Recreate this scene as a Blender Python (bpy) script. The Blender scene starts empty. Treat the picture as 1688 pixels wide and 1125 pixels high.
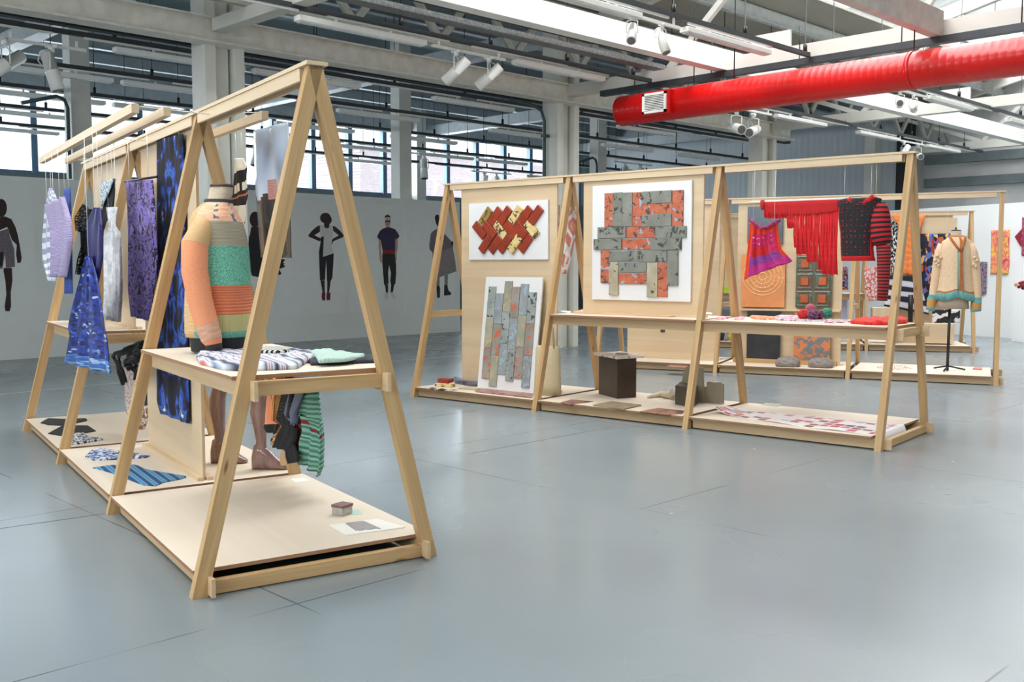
import bpy, bmesh, math, random
import numpy as np
from mathutils import Vector, Matrix
random.seed(7)
SC = bpy.context.scene
COL = SC.collection
# ---------------------------------------------------------------- camera
CAM_H, CAM_HEAD, CAM_PITCH, FPX = 1.4867, math.radians(45.4), -0.07649, 1644.07
cd = bpy.data.cameras.new('camera'); cam = bpy.data.objects.new('camera', cd); COL.objects.link(cam)
cam.location = (0, 0, CAM_H)
cam.rotation_euler = (math.pi/2 + CAM_PITCH, 0, CAM_HEAD - math.pi/2)
cd.sensor_width = 36; cd.lens = FPX/1688*36; cd.clip_end = 300
SC.camera = cam
# ---------------------------------------------------------------- world and view
SC.view_settings.view_transform = 'Standard'; SC.view_settings.look = 'None'
SC.view_settings.gamma = 1; SC.view_settings.use_curve_mapping = False
SC.view_settings.exposure = -0.25
SC.cycles.use_denoising = True
SC.cycles.max_bounces = 9; SC.cycles.diffuse_bounces = 5; SC.cycles.transparent_max_bounces = 16
SC.cycles.sample_clamp_indirect = 8; SC.cycles.caustics_reflective = False; SC.cycles.caustics_refractive = False
wd = bpy.data.worlds.new('overcast_sky'); SC.world = wd; wd.use_nodes = True
bg = wd.node_tree.nodes['Background']; bg.inputs[0].default_value = (0.93, 0.97, 1.0, 1); bg.inputs[1].default_value = 2.2
def area(name, loc, size, power, rot=(0,0,0), color=(1,1,1)):
    l = bpy.data.lights.new(name, 'AREA'); l.shape = 'RECTANGLE'; l.size, l.size_y = size
    l.energy = power; l.color = color
    o = bpy.data.objects.new(name, l); COL.objects.link(o); o.location = loc; o.rotation_euler = rot
    return o
# daylight over the roof lights of the hall (outside, above the glazing) and at the window band
area('skylight_daylight', (11, 7.1, 9.6), (34, 4.6), 6000, (math.radians(-13), 0, 0), (1, .99, .97))
area('skylight_daylight', (11, -3.2, 9.6), (34, 5.0), 2800, (math.radians(13), 0, 0), (1, .99, .97))
area('window_daylight', (11, 24.9, 4.6), (30, 2.0), 2200, (math.radians(-90), 0, 0), (.9, .96, 1))
area('window_daylight', (-9.6, 4, 4.4), (18, 3.0), 2000, (math.radians(90), 0, math.radians(-90)), (1, .99, .98))
# ---------------------------------------------------------------- measuring helpers (photo pixel to a point on a surface)
_F = np.array([math.cos(CAM_HEAD), math.sin(CAM_HEAD)]); _R = np.array([math.sin(CAM_HEAD), -math.cos(CAM_HEAD)])
def _ray(x, y):
    X = (x-844)/FPX; U = (562.5-y)/FPX; c, s = math.cos(CAM_PITCH), math.sin(CAM_PITCH)
    w = _F*(c-U*s) + _R*X
    return np.array([w[0], w[1], s+U*c])
_O = np.array([0, 0, CAM_H])
def at_plane(x, y, p0, n):
    r = _ray(x, y); n = np.array(n, float); p0 = np.array(p0, float)
    return _O + r*(((p0-_O) @ n)/(r @ n))
class Frame:
    """a rack's own axes: u along the ridge, v across it, z up"""
    def __init__(s, o, ang):
        s.o = np.array(o, float); s.t = math.radians(ang)
        s.U = np.array([math.cos(s.t), math.sin(s.t)]); s.V = np.array([-math.sin(s.t), math.cos(s.t)])
    def loc(s, P): d = P[:2]-s.o; return (float(d @ s.U), float(d @ s.V), float(P[2]))
    def W(s, u, v, z): q = s.o + s.U*u + s.V*v; return (float(q[0]), float(q[1]), float(z))
    def at_v(s, x, y, v): return s.loc(at_plane(x, y, s.W(0, v, 0), (s.V[0], s.V[1], 0)))
    def at_u(s, x, y, u): return s.loc(at_plane(x, y, s.W(u, 0, 0), (s.U[0], s.U[1], 0)))
    def at_z(s, x, y, z): return s.loc(at_plane(x, y, (0, 0, z), (0, 0, 1)))
WORLD = Frame((0, 0), 0)
RL = Frame((2.6377, 3.9601), 78.658)      # near rack
RR = Frame((7.6411, 8.8237), -83.891)     # middle rack
RB = Frame((11.55, 7.78), -69.8); RB.o = RB.o + RB.V*.62   # back rack (origin on its ridge line)
RC = Frame((16.4, 7.95), -58.6); RC.o = RC.o + RC.V*.62 - RC.U*3.44
# ---------------------------------------------------------------- materials
MATS = {}
def newmat(name):
    m = bpy.data.materials.new(name); m.use_nodes = True; nt = m.node_tree
    return m, nt, nt.nodes['Principled BSDF']
def N(nt, t, **kw):
    n = nt.nodes.new(t)
    for k, v in kw.items():
        if k.startswith('i_'):
            key = k[2:]; key = int(key) if key.isdigit() else key.replace('_', ' ')
            n.inputs[key].default_value = v
        else: setattr(n, k, v)
    return n
def c4(c): return (c[0], c[1], c[2], 1)
def s2l(r, g, b):
    f = lambda v: (v/255/12.92) if v/255 <= .04045 else ((v/255+.055)/1.055)**2.4
    return (f(r), f(g), f(b))
def ramp(nt, fac, stops, interp='LINEAR'):
    r = N(nt, 'ShaderNodeValToRGB'); cr = r.color_ramp; cr.interpolation = interp
    while len(cr.elements) < len(stops): cr.elements.new(.5)
    for e, (p, c) in zip(cr.elements, stops): e.position = p; e.color = c4(c)
    nt.links.new(fac, r.inputs[0]); return r
def M(name, rgb, rough=.6, metal=0.0, var=.12, vscale=6, bump=0, bscale=60, spec=.5, coat=0, coords='Object', stretch=(1,1,1)):
    """plain surface with a little uneven colour and bump"""
    if name in MATS: return MATS[name]
    m, nt, b = newmat(name); L = nt.links.new
    b.inputs['Roughness'].default_value = rough; b.inputs['Metallic'].default_value = metal
    b.inputs['Specular IOR Level'].default_value = spec; b.inputs['Coat Weight'].default_value = coat
    col = s2l(*rgb)
    tc = N(nt, 'ShaderNodeTexCoord'); mp = N(nt, 'ShaderNodeMapping'); mp.inputs['Scale'].default_value = stretch
    L(tc.outputs[coords], mp.inputs[0])
    if var:
        nz = N(nt, 'ShaderNodeTexNoise', i_Scale=vscale, i_Detail=4.0); L(mp.outputs[0], nz.inputs['Vector'])
        d = tuple(c*(1-var) for c in col); h = tuple(min(1, c*(1+var)) for c in col)
        r = ramp(nt, nz.outputs['Fac'], [(.3, d), (.7, h)]); L(r.outputs[0], b.inputs['Base Color'])
    else: b.inputs['Base Color'].default_value = c4(col)
    if bump:
        n2 = N(nt, 'ShaderNodeTexNoise', i_Scale=bscale, i_Detail=3.0); L(mp.outputs[0], n2.inputs['Vector'])
        bp = N(nt, 'ShaderNodeBump', i_Strength=bump, i_Distance=.01); L(n2.outputs['Fac'], bp.inputs['Height']); L(bp.outputs[0], b.inputs['Normal'])
    MATS[name] = m; return m
def wood(name, light, dark, knots=True, scale=1.0, rough=.55, ringy=1.0):
    """grain runs along U of the UV map (metres)"""
    if name in MATS: return MATS[name]
    m, nt, b = newmat(name); L = nt.links.new
    tc = N(nt, 'ShaderNodeTexCoord'); oi = N(nt, 'ShaderNodeObjectInfo')
    add = N(nt, 'ShaderNodeVectorMath', operation='ADD')
    cmb = N(nt, 'ShaderNodeCombineXYZ'); ml = N(nt, 'ShaderNodeMath', operation='MULTIPLY'); ml.inputs[1].default_value = 37.0
    L(oi.outputs['Random'], ml.inputs[0]); L(ml.outputs[0], cmb.inputs[0]); L(ml.outputs[0], cmb.inputs[1])
    L(tc.outputs['UV'], add.inputs[0]); L(cmb.outputs[0], add.inputs[1])
    mp = N(nt, 'ShaderNodeMapping'); mp.inputs['Scale'].default_value = (1.3*scale, 26*scale, 1); L(add.outputs[0], mp.inputs[0])
    nz = N(nt, 'ShaderNodeTexNoise', i_Scale=1.0, i_Detail=5.0, i_Distortion=.6*ringy); L(mp.outputs[0], nz.inputs['Vector'])
    r = ramp(nt, nz.outputs['Fac'], [(.28, s2l(*dark)), (.5, tuple((a+c)/2 for a, c in zip(s2l(*light), s2l(*dark)))), (.72, s2l(*light))])
    col = r.outputs[0]
    if knots:
        mk = N(nt, 'ShaderNodeMapping'); mk.inputs['Scale'].default_value = (2.2, 9, 1); L(add.outputs[0], mk.inputs[0])
        vo = N(nt, 'ShaderNodeTexVoronoi', i_Scale=1.0, i_Randomness=1.0); L(mk.outputs[0], vo.inputs['Vector'])
        kr = ramp(nt, vo.outputs['Distance'], [(0.03, (1,1,1)), (.1, (0,0,0))])
        mx = N(nt, 'ShaderNodeMix', data_type='RGBA'); L(kr.outputs[0], mx.inputs[0]); L(col, mx.inputs[6]); mx.inputs[7].default_value = c4(s2l(128, 84, 48)); col = mx.outputs[2]
    L(col, b.inputs['Base Color']); b.inputs['Roughness'].default_value = rough
    bp = N(nt, 'ShaderNodeBump', i_Strength=.08, i_Distance=.004); L(nz.outputs['Fac'], bp.inputs['Height']); L(bp.outputs[0], b.inputs['Normal'])
    MATS[name] = m; return m
PINE = wood('pine_timber', (198, 165, 118), (170, 134, 90))
PLY = wood('birch_plywood', (218, 196, 164), (206, 180, 146), knots=False, scale=.22, ringy=2.2)
PLYTOP = wood('birch_plywood_deck', (216, 204, 188), (209, 196, 178), knots=False, scale=.2, ringy=2)
PLYEDGE = M('plywood_edge', (150, 112, 84), .7, var=.3, vscale=3, stretch=(1, 1, 160))
BEAMWOOD = wood('pale_board', (206, 178, 142), (188, 158, 120), knots=False, scale=.8)
WHITE_STEEL = M('painted_steel', (204, 203, 196), .45, var=.04, vscale=2)
COLPAINT = M('column_paint', (216, 216, 208), .5, var=.06, vscale=3)
DARKSTEEL = M('dark_trunking_steel', (62, 66, 70), .4, .3, var=.1)
BLACKPIPE = M('black_pipe', (28, 28, 30), .4, .2)
GALV = M('galvanised_steel', (150, 152, 152), .4, .6, var=.35, vscale=30)
WHITEPAINT = M('white_enamel', (238, 238, 234), .35, var=.02)
WHITEWALL = M('exhibition_wall_paint', (232, 237, 234), .75, var=.05, vscale=.8)
WHITEWALL2 = M('white_partition_paint', (240, 241, 242), .7, var=.02, vscale=.8)
BLUEFRAME = M('window_frame_paint', (98, 128, 156), .4, var=.05)
DARKGREEN = M('dark_green_steel', (60, 78, 78), .5)
# ---------------------------------------------------------------- mesh builder
class MB:
    swap = False
    def __init__(s): s.v = []; s.f = []; s.uv = []; s.mi = []; s.sm = []
    def face(s, idx, uvs, mi=0, smooth=False):
        s.f.append(tuple(idx)); s.uv.append(uvs); s.mi.append(mi); s.sm.append(smooth)
    def box(s, x0, x1, y0, y1, z0, z1, mi=0, top=None, side=None):
        """axis box; UV.u runs along its longest horizontal side (or height if tallest)"""
        x0, x1 = sorted((x0, x1)); y0, y1 = sorted((y0, y1)); z0, z1 = sorted((z0, z1))
        b = len(s.v); s.v += [(x, y, z) for z in (z0, z1) for y in (y0, y1) for x in (x0, x1)]
        dims = (x1-x0, y1-y0, z1-z0); a = dims.index(max(dims))
        fs = [((0,2,3,1),2), ((4,5,7,6),2), ((0,1,5,4),1), ((2,6,7,3),1), ((0,4,6,2),0), ((1,3,7,5),0)]
        for k, (q, ax) in enumerate(fs):
            oth = [d for d in (0,1,2) if d != ax]
            if a in oth and not s.swap: ua = a; va = [d for d in oth if d != a][0]
            elif a in oth: va = a; ua = [d for d in oth if d != a][0]
            else: ua, va = oth
            uvs = [(s.v[b+i][ua], s.v[b+i][va]) for i in q]
            m = mi
            if k == 1 and top is not None: m = top
            if k > 1 and side is not None: m = side
            s.face([b+i for i in q], uvs, m)
        return s
    def beam(s, p, q, w, h, up=(0,0,1), mi=0, cut=None):
        """bar from p to q, w across, h along 'up'; cut=('z',z0,z1) clips ends horizontal"""
        p = Vector(p); q = Vector(q); d = (q-p); Ln = d.length; d.normalize(); up = Vector(up)
        a = d.cross(up).normalized(); c = a.cross(d).normalized()
        b = len(s.v)
        for e, P in enumerate((p, q)):
            for sa, sc in ((-1,-1), (1,-1), (1,1), (-1,1)):
                o = a*(w/2*sa) + c*(h/2*sc); R = P+o
                if cut:
                    z = cut[e]
                    if z is not None and abs(d.z) > 1e-6: R = R + d*((z-R.z)/d.z)
                s.v.append(tuple(R))
        def uv(i): 
            R = Vector(s.v[b+i]); return R
        for q4, ax in (((0,3,2,1),0), ((4,5,6,7),0), ((0,1,5,4),1), ((2,3,7,6),1), ((1,2,6,5),2), ((3,0,4,7),2)):
            uvs = []
            for i in q4:
                R = uv(i)-p; t = R.dot(d); w2 = R.dot(a) if ax != 2 else R.dot(c)
                uvs.append((t, w2 + (.3 if ax == 2 else 0)))
            s.face([b+i for i in q4], uvs, mi)
        return s
    def tube(s, pts, r, seg=8, mi=0, closed=False, cap=True, smooth=True):
        pts = [Vector(p) for p in pts]; n = len(pts); b = len(s.v)
        rs = r if isinstance(r, (list, tuple)) else [r]*n
        prev = None; L = 0
        for i, P in enumerate(pts):
            t = (pts[min(i+1, n-1)]-pts[max(i-1, 0)])
            if t.length < 1e-9: t = Vector((0,0,1))
            t.normalize()
            a = prev if prev is not None else (Vector((0,0,1)) if abs(t.z) < .9 else Vector((1,0,0)))
            a = (a - t*a.dot(t)).normalized(); prev = a; c = t.cross(a)
            for k in range(seg):
                th = 2*math.pi*k/seg; s.v.append(tuple(P + (a*math.cos(th)+c*math.sin(th))*rs[i]))
        for i in range(n-1):
            L2 = L + (pts[i+1]-pts[i]).length
            for k in range(seg):
                k2 = (k+1) % seg
                s.face([b+i*seg+k, b+i*seg+k2, b+(i+1)*seg+k2, b+(i+1)*seg+k], [(k/seg, L), ((k+1)/seg, L), ((k+1)/seg, L2), (k/seg, L2)], mi, smooth)
            L = L2
        if cap:
            s.face([b+k for k in range(seg)][::-1], [(0,0)]*seg, mi); s.face([b+(n-1)*seg+k for k in range(seg)], [(0,0)]*seg, mi)
        return s
    def rings(s, rings, mi=None, cap=True, smooth=True):
        """list of closed rings (same count) joined; mi(i,k) picks the material"""
        b = len(s.v); n = len(rings[0])
        for r in rings: s.v += [tuple(p) for p in r]
        for i in range(len(rings)-1):
            for k in range(n):
                k2 = (k+1) % n
                s.face([b+i*n+k, b+i*n+k2, b+(i+1)*n+k2, b+(i+1)*n+k],
                       [(k/n, i/(len(rings)-1)), ((k+1)/n, i/(len(rings)-1)), ((k+1)/n, (i+1)/(len(rings)-1)), (k/n, (i+1)/(len(rings)-1))],
                       mi(i, k) if mi else 0, smooth)
        if cap:
            s.face([b+k for k in range(n)][::-1], [(0,0)]*n, mi(0, 0) if mi else 0)
            s.face([b+(len(rings)-1)*n+k for k in range(n)], [(0,0)]*n, mi(len(rings)-2, 0) if mi else 0)
        return s
    def prism(s, pts, axis, a0, a1, mi=0, side=None):
        """extrude polygon pts (2D) along axis 'y' (pts = x,z), 'z' (pts = x,y) or 'x' (pts = y,z)"""
        n = len(pts); b = len(s.v)
        def P(p, a): return {'y': (p[0], a, p[1]), 'z': (p[0], p[1], a), 'x': (a, p[0], p[1])}[axis]
        s.v += [P(p, a0) for p in pts] + [P(p, a1) for p in pts]
        area2 = sum(pts[i][0]*pts[(i+1) % n][1]-pts[(i+1) % n][0]*pts[i][1] for i in range(n))
        ccw = area2 > 0; flip = (axis == 'y')
        A = list(range(b, b+n)); B = list(range(b+n, b+2*n))
        if ccw != flip: A = A[::-1]
        else: B = B[::-1]
        if a0 > a1: A, B = A[::-1], B[::-1]
        loc = lambda i: pts[(i-b) % n]
        s.face(A, [loc(i) for i in A], mi); s.face(B, [loc(i) for i in B], mi)
        sd = mi if side is None else side
        for i in range(n):
            j = (i+1) % n; q = [b+i, b+j, b+n+j, b+n+i]
            if (ccw == flip) != (a0 > a1): q = q[::-1]
            s.face(q, [(pts[i][0], pts[i][1]), (pts[j][0], pts[j][1]), (pts[j][0], pts[j][1]+.02), (pts[i][0], pts[i][1]+.02)], sd)
        return s
    def grid(s, fn, nu, nv, mi=None, smooth=True, wrap=False):
        """fn(a,b) -> point, a,b in 0..1; UV = (a, b)"""
        b = len(s.v)
        for j in range(nv+1):
            for i in range(nu+1): s.v.append(tuple(fn(i/nu, j/nv)))
        for j in range(nv):
            for i in range(nu):
                q = [b+j*(nu+1)+i, b+j*(nu+1)+i+1, b+(j+1)*(nu+1)+i+1, b+(j+1)*(nu+1)+i]
                s.face(q, [(i/nu, j/nv), ((i+1)/nu, j/nv), ((i+1)/nu, (j+1)/nv), (i/nu, (j+1)/nv)], mi((i+.5)/nu, (j+.5)/nv) if mi else 0, smooth)
        return s
    def sphere(s, c, r, seg=16, rng=10, mi=0, sc=(1,1,1), jit=0):
        rs = []
        for j in range(rng+1):
            th = math.pi*j/rng; z = -math.cos(th)
            rad = max(math.sin(th), .02)
            rs.append([(c[0]+r*sc[0]*rad*math.cos(2*math.pi*k/seg)*(1+random.uniform(-jit, jit)), c[1]+r*sc[1]*rad*math.sin(2*math.pi*k/seg)*(1+random.uniform(-jit, jit)), c[2]+r*sc[2]*z) for k in range(seg)])
        s.rings(rs, (lambda i, k: mi)); return s
    def build(s, name, mats, parent=None, frame=None, org=None, thick=0, bevel=0, merge=False, subsurf=0):
        if not isinstance(mats, (list, tuple)): mats = [mats]
        if parent is not None: ox = ORG[parent.name]
        else:
            if org is None:
                a = np.array(s.v); lo, hi = a.min(0), a.max(0); org = ((lo[0]+hi[0])/2, (lo[1]+hi[1])/2, lo[2])
            ox = org
        me = bpy.data.meshes.new(name)
        me.from_pydata([(x-ox[0], y-ox[1], z-ox[2]) for x, y, z in s.v], [], s.f)
        uvl = me.uv_layers.new(name='UVMap'); k = 0
        flat = []
        for u in s.uv:
            for a in u: flat += [a[0], a[1]]
        uvl.data.foreach_set('uv', flat)
        me.polygons.foreach_set('material_index', s.mi); me.polygons.foreach_set('use_smooth', s.sm)
        for m in mats: me.materials.append(m)
        me.update()
        o = bpy.data.objects.new(name, me); COL.objects.link(o)
        if parent is not None: o.parent = parent; ORG[o.name] = ox
        else:
            f = frame or WORLD
            o.location = f.W(*org); o.rotation_euler = (0, 0, f.t); ORG[o.name] = org
        if merge:
            bm = bmesh.new(); bm.from_mesh(me); bmesh.ops.remove_doubles(bm, verts=bm.verts, dist=1e-5); bm.to_mesh(me); bm.free()
        if bevel:
            md = o.modifiers.new('bevel', 'BEVEL'); md.width = bevel; md.segments = 2; md.limit_method = 'ANGLE'
        if thick:
            md = o.modifiers.new('solid', 'SOLIDIFY'); md.thickness = thick; md.offset = 0
        if subsurf:
            md = o.modifiers.new('sub', 'SUBSURF'); md.levels = subsurf; md.render_levels = subsurf
        return o
ORG = {}
def tag(o, label=None, cat=None, group=None, kind=None):
    if label: o['label'] = label
    if cat: o['category'] = cat
    if group: o['group'] = group
    if kind: o['kind'] = kind
    return o
def root(name, frame, org, label, cat, group=None):
    o = bpy.data.objects.new(name, None); COL.objects.link(o); o.empty_display_size = .1
    o.location = frame.W(*org); o.rotation_euler = (0, 0, frame.t); ORG[o.name] = org
    return tag(o, label, cat, group)
def struct(mb, name, mats, **kw):
    return tag(mb.build(name, mats, **kw), kind='structure')
def copy_tree(o, loc=None, rotz=None, label=None):
    c = o.copy(); COL.objects.link(c)
    if loc is not None: c.location = loc
    if rotz is not None: c.rotation_euler = (c.rotation_euler[0], c.rotation_euler[1], rotz)
    if label: c['label'] = label
    for ch in o.children:
        d = ch.copy(); COL.objects.link(d); d.parent = c
        for g in ch.children:
            e = g.copy(); COL.objects.link(e); e.parent = d
    return c
# ---------------------------------------------------------------- special structure materials
def floor_mat():
    m, nt, b = newmat('painted_concrete_floor'); L = nt.links.new
    tc = N(nt, 'ShaderNodeTexCoord')
    n1 = N(nt, 'ShaderNodeTexNoise', i_Scale=.35, i_Detail=6.0, i_Roughness=.6); L(tc.outputs['Object'], n1.inputs['Vector'])
    r1 = ramp(nt, n1.outputs['Fac'], [(.3, s2l(119, 129, 134)), (.7, s2l(128, 138, 143))])
    mp = N(nt, 'ShaderNodeMapping'); mp.inputs['Scale'].default_value = (.41, .41, 1); L(tc.outputs['Object'], mp.inputs[0])
    br = N(nt, 'ShaderNodeTexBrick', i_Scale=1.0, offset=.0); L(mp.outputs[0], br.inputs['Vector'])
    br.inputs['Mortar Size'].default_value = .0022; br.inputs['Brick Width'].default_value = 1.0; br.inputs['Row Height'].default_value = 1.0
    br.inputs['Color1'].default_value = (1,1,1,1); br.inputs['Color2'].default_value = (1,1,1,1); br.inputs['Mortar'].default_value = (.45,.45,.45,1)
    n3 = N(nt, 'ShaderNodeTexNoise', i_Scale=.9, i_Detail=2.0); L(tc.outputs['Object'], n3.inputs['Vector'])
    gate = ramp(nt, n3.outputs['Fac'], [(.47, (0,0,0)), (.56, (1,1,1))])
    mg = N(nt, 'ShaderNodeMix', data_type='RGBA'); L(gate.outputs[0], mg.inputs[0]); mg.inputs[6].default_value = (1,1,1,1); L(br.outputs[0], mg.inputs[7])
    mx = N(nt, 'ShaderNodeMix', data_type='RGBA', blend_type='MULTIPLY'); mx.inputs[0].default_value = 1; L(r1.outputs[0], mx.inputs[6]); L(mg.outputs[2], mx.inputs[7])
    # chips and scuffs
    n2 = N(nt, 'ShaderNodeTexVoronoi', i_Scale=2.2); L(tc.outputs['Object'], n2.inputs['Vector'])
    sp = ramp(nt, n2.outputs['Distance'], [(.018, (1,1,1)), (.026, (0,0,0))])
    mx2 = N(nt, 'ShaderNodeMix', data_type='RGBA'); L(sp.outputs[0], mx2.inputs[0]); L(mx.outputs[2], mx2.inputs[6]); mx2.inputs[7].default_value = c4(s2l(196, 202, 204))
    L(mx2.outputs[2], b.inputs['Base Color'])
    n4 = N(nt, 'ShaderNodeTexNoise', i_Scale=.8, i_Detail=2.5, i_Roughness=.5); L(tc.outputs['Object'], n4.inputs['Vector'])
    rr = N(nt, 'ShaderNodeMapRange'); rr.inputs[1].default_value = .3; rr.inputs[2].default_value = .7; rr.inputs[3].default_value = .2; rr.inputs[4].default_value = .3
    L(n4.outputs['Fac'], rr.inputs[0]); L(rr.outputs[0], b.inputs['Roughness'])
    b.inputs['Specular IOR Level'].default_value = .5
    return m
def ribbed(name, rgb, axis, scale, strength=.6, rough=.5, dark=.75, metal=0):
    m, nt, b = newmat(name); L = nt.links.new; tc = N(nt, 'ShaderNodeTexCoord')
    w = N(nt, 'ShaderNodeTexWave', wave_type='BANDS', bands_direction=axis, i_Scale=scale); L(tc.outputs['Object'], w.inputs['Vector'])
    c = s2l(*rgb); nz = N(nt, 'ShaderNodeTexNoise', i_Scale=.6, i_Detail=5.0); L(tc.outputs['Object'], nz.inputs['Vector'])
    r = ramp(nt, nz.outputs['Fac'], [(.3, tuple(x*dark for x in c)), (.7, c)]); L(r.outputs[0], b.inputs['Base Color'])
    bp = N(nt, 'ShaderNodeBump', i_Strength=strength, i_Distance=.02); L(w.outputs['Fac'], bp.inputs['Height']); L(bp.outputs[0], b.inputs['Normal'])
    b.inputs['Roughness'].default_value = rough; b.inputs['Metallic'].default_value = metal
    return m
def brickwall():
    m, nt, b = newmat('pale_brickwork'); L = nt.links.new; tc = N(nt, 'ShaderNodeTexCoord')
    mp = N(nt, 'ShaderNodeMapping'); mp.inputs['Rotation'].default_value = (math.pi/2, 0, 0); L(tc.outputs['Object'], mp.inputs[0])
    br = N(nt, 'ShaderNodeTexBrick', i_Scale=4.0); L(mp.outputs[0], br.inputs['Vector'])
    br.inputs['Color1'].default_value = c4(s2l(232, 212, 214)); br.inputs['Color2'].default_value = c4(s2l(218, 196, 199)); br.inputs['Mortar'].default_value = c4(s2l(250, 244, 244))
    L(br.outputs[0], b.inputs['Base Color']); b.inputs['Roughness'].default_value = .9; return m
def glassmat(name='clear_glazing', tint=(.93, .96, .98), gl=.08):
    m, nt, b = newmat(name); L = nt.links.new; nt.nodes.remove(b)
    out = [n for n in nt.nodes if n.type == 'OUTPUT_MATERIAL'][0]
    t = N(nt, 'ShaderNodeBsdfTransparent'); t.inputs[0].default_value = c4(tint); g = N(nt, 'ShaderNodeBsdfGlossy'); g.inputs['Roughness'].default_value = .03
    mx = N(nt, 'ShaderNodeMixShader'); mx.inputs[0].default_value = gl; L(t.outputs[0], mx.inputs[1]); L(g.outputs[0], mx.inputs[2]); L(mx.outputs[0], out.inputs[0])
    return m
FLOOR = floor_mat(); SHEET = ribbed('corrugated_roof_sheet', (196, 192, 178), 'X', 14, .9, .55)
AISLE = ribbed('aisle_roof_lining', (150, 164, 168), 'X', 4, .15, .7, .85)
CLAD = ribbed('wall_cladding', (206, 206, 206), 'Y', 1.6, .25, .6, .9)
CLADBLUE = ribbed('blue_grey_cladding', (204, 210, 214), 'Y', 1.6, .25, .6, .9)
GLASS = glassmat(); BRICK = brickwall()
# ================================================================ SETTING
X0, X1, Y0, YW = -9.0, 28.0, -12.0, 24.0
struct(MB().box(X0, X1+.3, Y0, YW+.3, -.2, 0), 'floor', FLOOR)
def fl_strip(name, p, q, w, m):
    a = at_plane(*p, (0,0,0), (0,0,1)); b_ = at_plane(*q, (0,0,0), (0,0,1)); a[2] = b_[2] = .0006
    return struct(MB().beam(a, b_, w, .0006), name, m)
JOINT = M('floor_joint', (62, 68, 72), .8, var=0); PALE = M('pale_floor_line', (176, 184, 186), .6, var=.1)
for p, q in (((772, 749), (1010, 704)), ((690, 690), (786, 677)), ((0, 872), (182, 846)), ((1120, 700), (1135, 698))): fl_strip('floor_joint', p, q, .006, JOINT)
fl_strip('floor_line', (0, 651), (300, 621), .03, PALE); fl_strip('floor_line', (640, 597), (770, 585), .03, PALE)
EAVE, SLOPE, YE, YR = 5.6, .235, 12.2, 2.0
def zroof(y): return EAVE + SLOPE*(YE-y) if y > YR else EAVE + SLOPE*(YE-YR) - SLOPE*(YR-y)
def roof_strip(mb, ya, yb, xa=X0, xb=X1, t=.06):
    b = len(mb.v)
    for y in (ya, yb):
        for x in (xa, xb):
            mb.v += [(x, y, zroof(y)), (x, y, zroof(y)+t)]
    for q in ((0,2,6,4), (1,5,7,3), (0,1,3,2), (4,6,7,5), (0,4,5,1), (2,3,7,6)): mb.face([b+i for i in q], [(0,0)]*4)
mb = MB()
for ya, yb in ((9.3, YE), (YR-.6, 5.0), (-1.0, YR-.6), (Y0, -5.6)): roof_strip(mb, ya, yb)
struct(mb, 'ceiling', SHEET)
mb = MB(); roof_strip(mb, 5.0, 9.3, t=.01); struct(mb, 'window_7', glassmat('rooflight_sheet', (.95, .96, .96), .04))
mb = MB(); roof_strip(mb, -5.6, -1.0, t=.01); struct(mb, 'window_8', MATS.get('x') or bpy.data.materials['rooflight_sheet'])
ZA = 6.25
struct(MB().box(X0, X1, YE, YW+.3, ZA, ZA+.1).box(X0, X1, YE-.02, YE+.04, EAVE, ZA+.1), 'ceiling', AISLE)
# walls
struct(MB().box(X0-.2, X0, Y0, YW+.3, 0, 2.9).box(X0-.2, X0, Y0, YW+.3, 5.9, 9).box(X0-.2, X0, Y0, -5, 2.9, 5.9).box(X0-.2, X0, 13, YW+.3, 2.9, 5.9), 'wall_left', CLAD)
mb = MB()
for k in range(10): mb.box(X0-.15, X0-.05, -5+k*1.98, -4.9+k*1.98, 2.9, 5.9)
w = struct(mb, 'window_9', BLUEFRAME)
MB().box(X0-.11, X0-.1, -5, 13, 2.9, 5.9).build('window_pane', GLASS, w)
struct(MB().box(X0, X1, Y0-.2, Y0, 0, 9), 'wall_front', CLAD)
mb = MB().box(X1, X1+.2, Y0, 12.6, 0, 9)
struct(mb, 'wall_right', CLAD)
struct(MB().box(X1, X1+.2, 12.6, YW+.3, 0, 9), 'wall_right', CLADBLUE)
SILL, HEAD = 3.57, 5.50
XWIN = 27.2
SILLM = M('grey_sill_paint', (112, 122, 128), .5)
struct(MB().box(X0, X1, YW, YW+.2, 0, SILL-.25), 'wall_back', M('aisle_wall_paint', (120, 130, 134), .7))
struct(MB().box(X0, XWIN, YW-.06, YW+.2, SILL-.25, SILL), 'trim_1', SILLM)
struct(MB().box(X0, X1, YW, YW+.2, HEAD+.3, ZA).box(XWIN, X1, YW, YW+.2, SILL-.25, HEAD+.3), 'wall_back', M('aisle_header_paint', (160, 168, 170), .6))
struct(MB().box(X0, XWIN, YW-.05, YW+.2, HEAD, HEAD+.3), 'trim_2', M('header_trim_paint', (172, 178, 180), .5))
struct(MB().box(X0, XWIN, YW-.09, YW-.05, HEAD-.05, HEAD+.02), 'trim_3', DARKGREEN)
# window band: frames and panes, one window between each pair of columns
mull = [8.39 + 1.245*i for i in range(-14, 17)]
n = 0
for a, b_ in ((-9, -.6), (-.6, 6.1), (6.1, 12.85), (12.85, 19.55), (19.55, 27.2)):
    n += 1
    mb = MB()
    for x in mull:
        if a < x < b_: mb.box(x-.07, x+.07, YW-.02, YW+.14, SILL, HEAD)
    mb.box(a, b_, YW+.02, YW+.12, SILL, SILL+.05).box(a, b_, YW+.02, YW+.12, HEAD-.08, HEAD)
    w = struct(mb, 'window_%d' % n, BLUEFRAME)
    MB().box(a, b_, YW+.08, YW+.09, SILL+.05, HEAD-.08).build('window_pane', GLASS, w)
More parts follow.
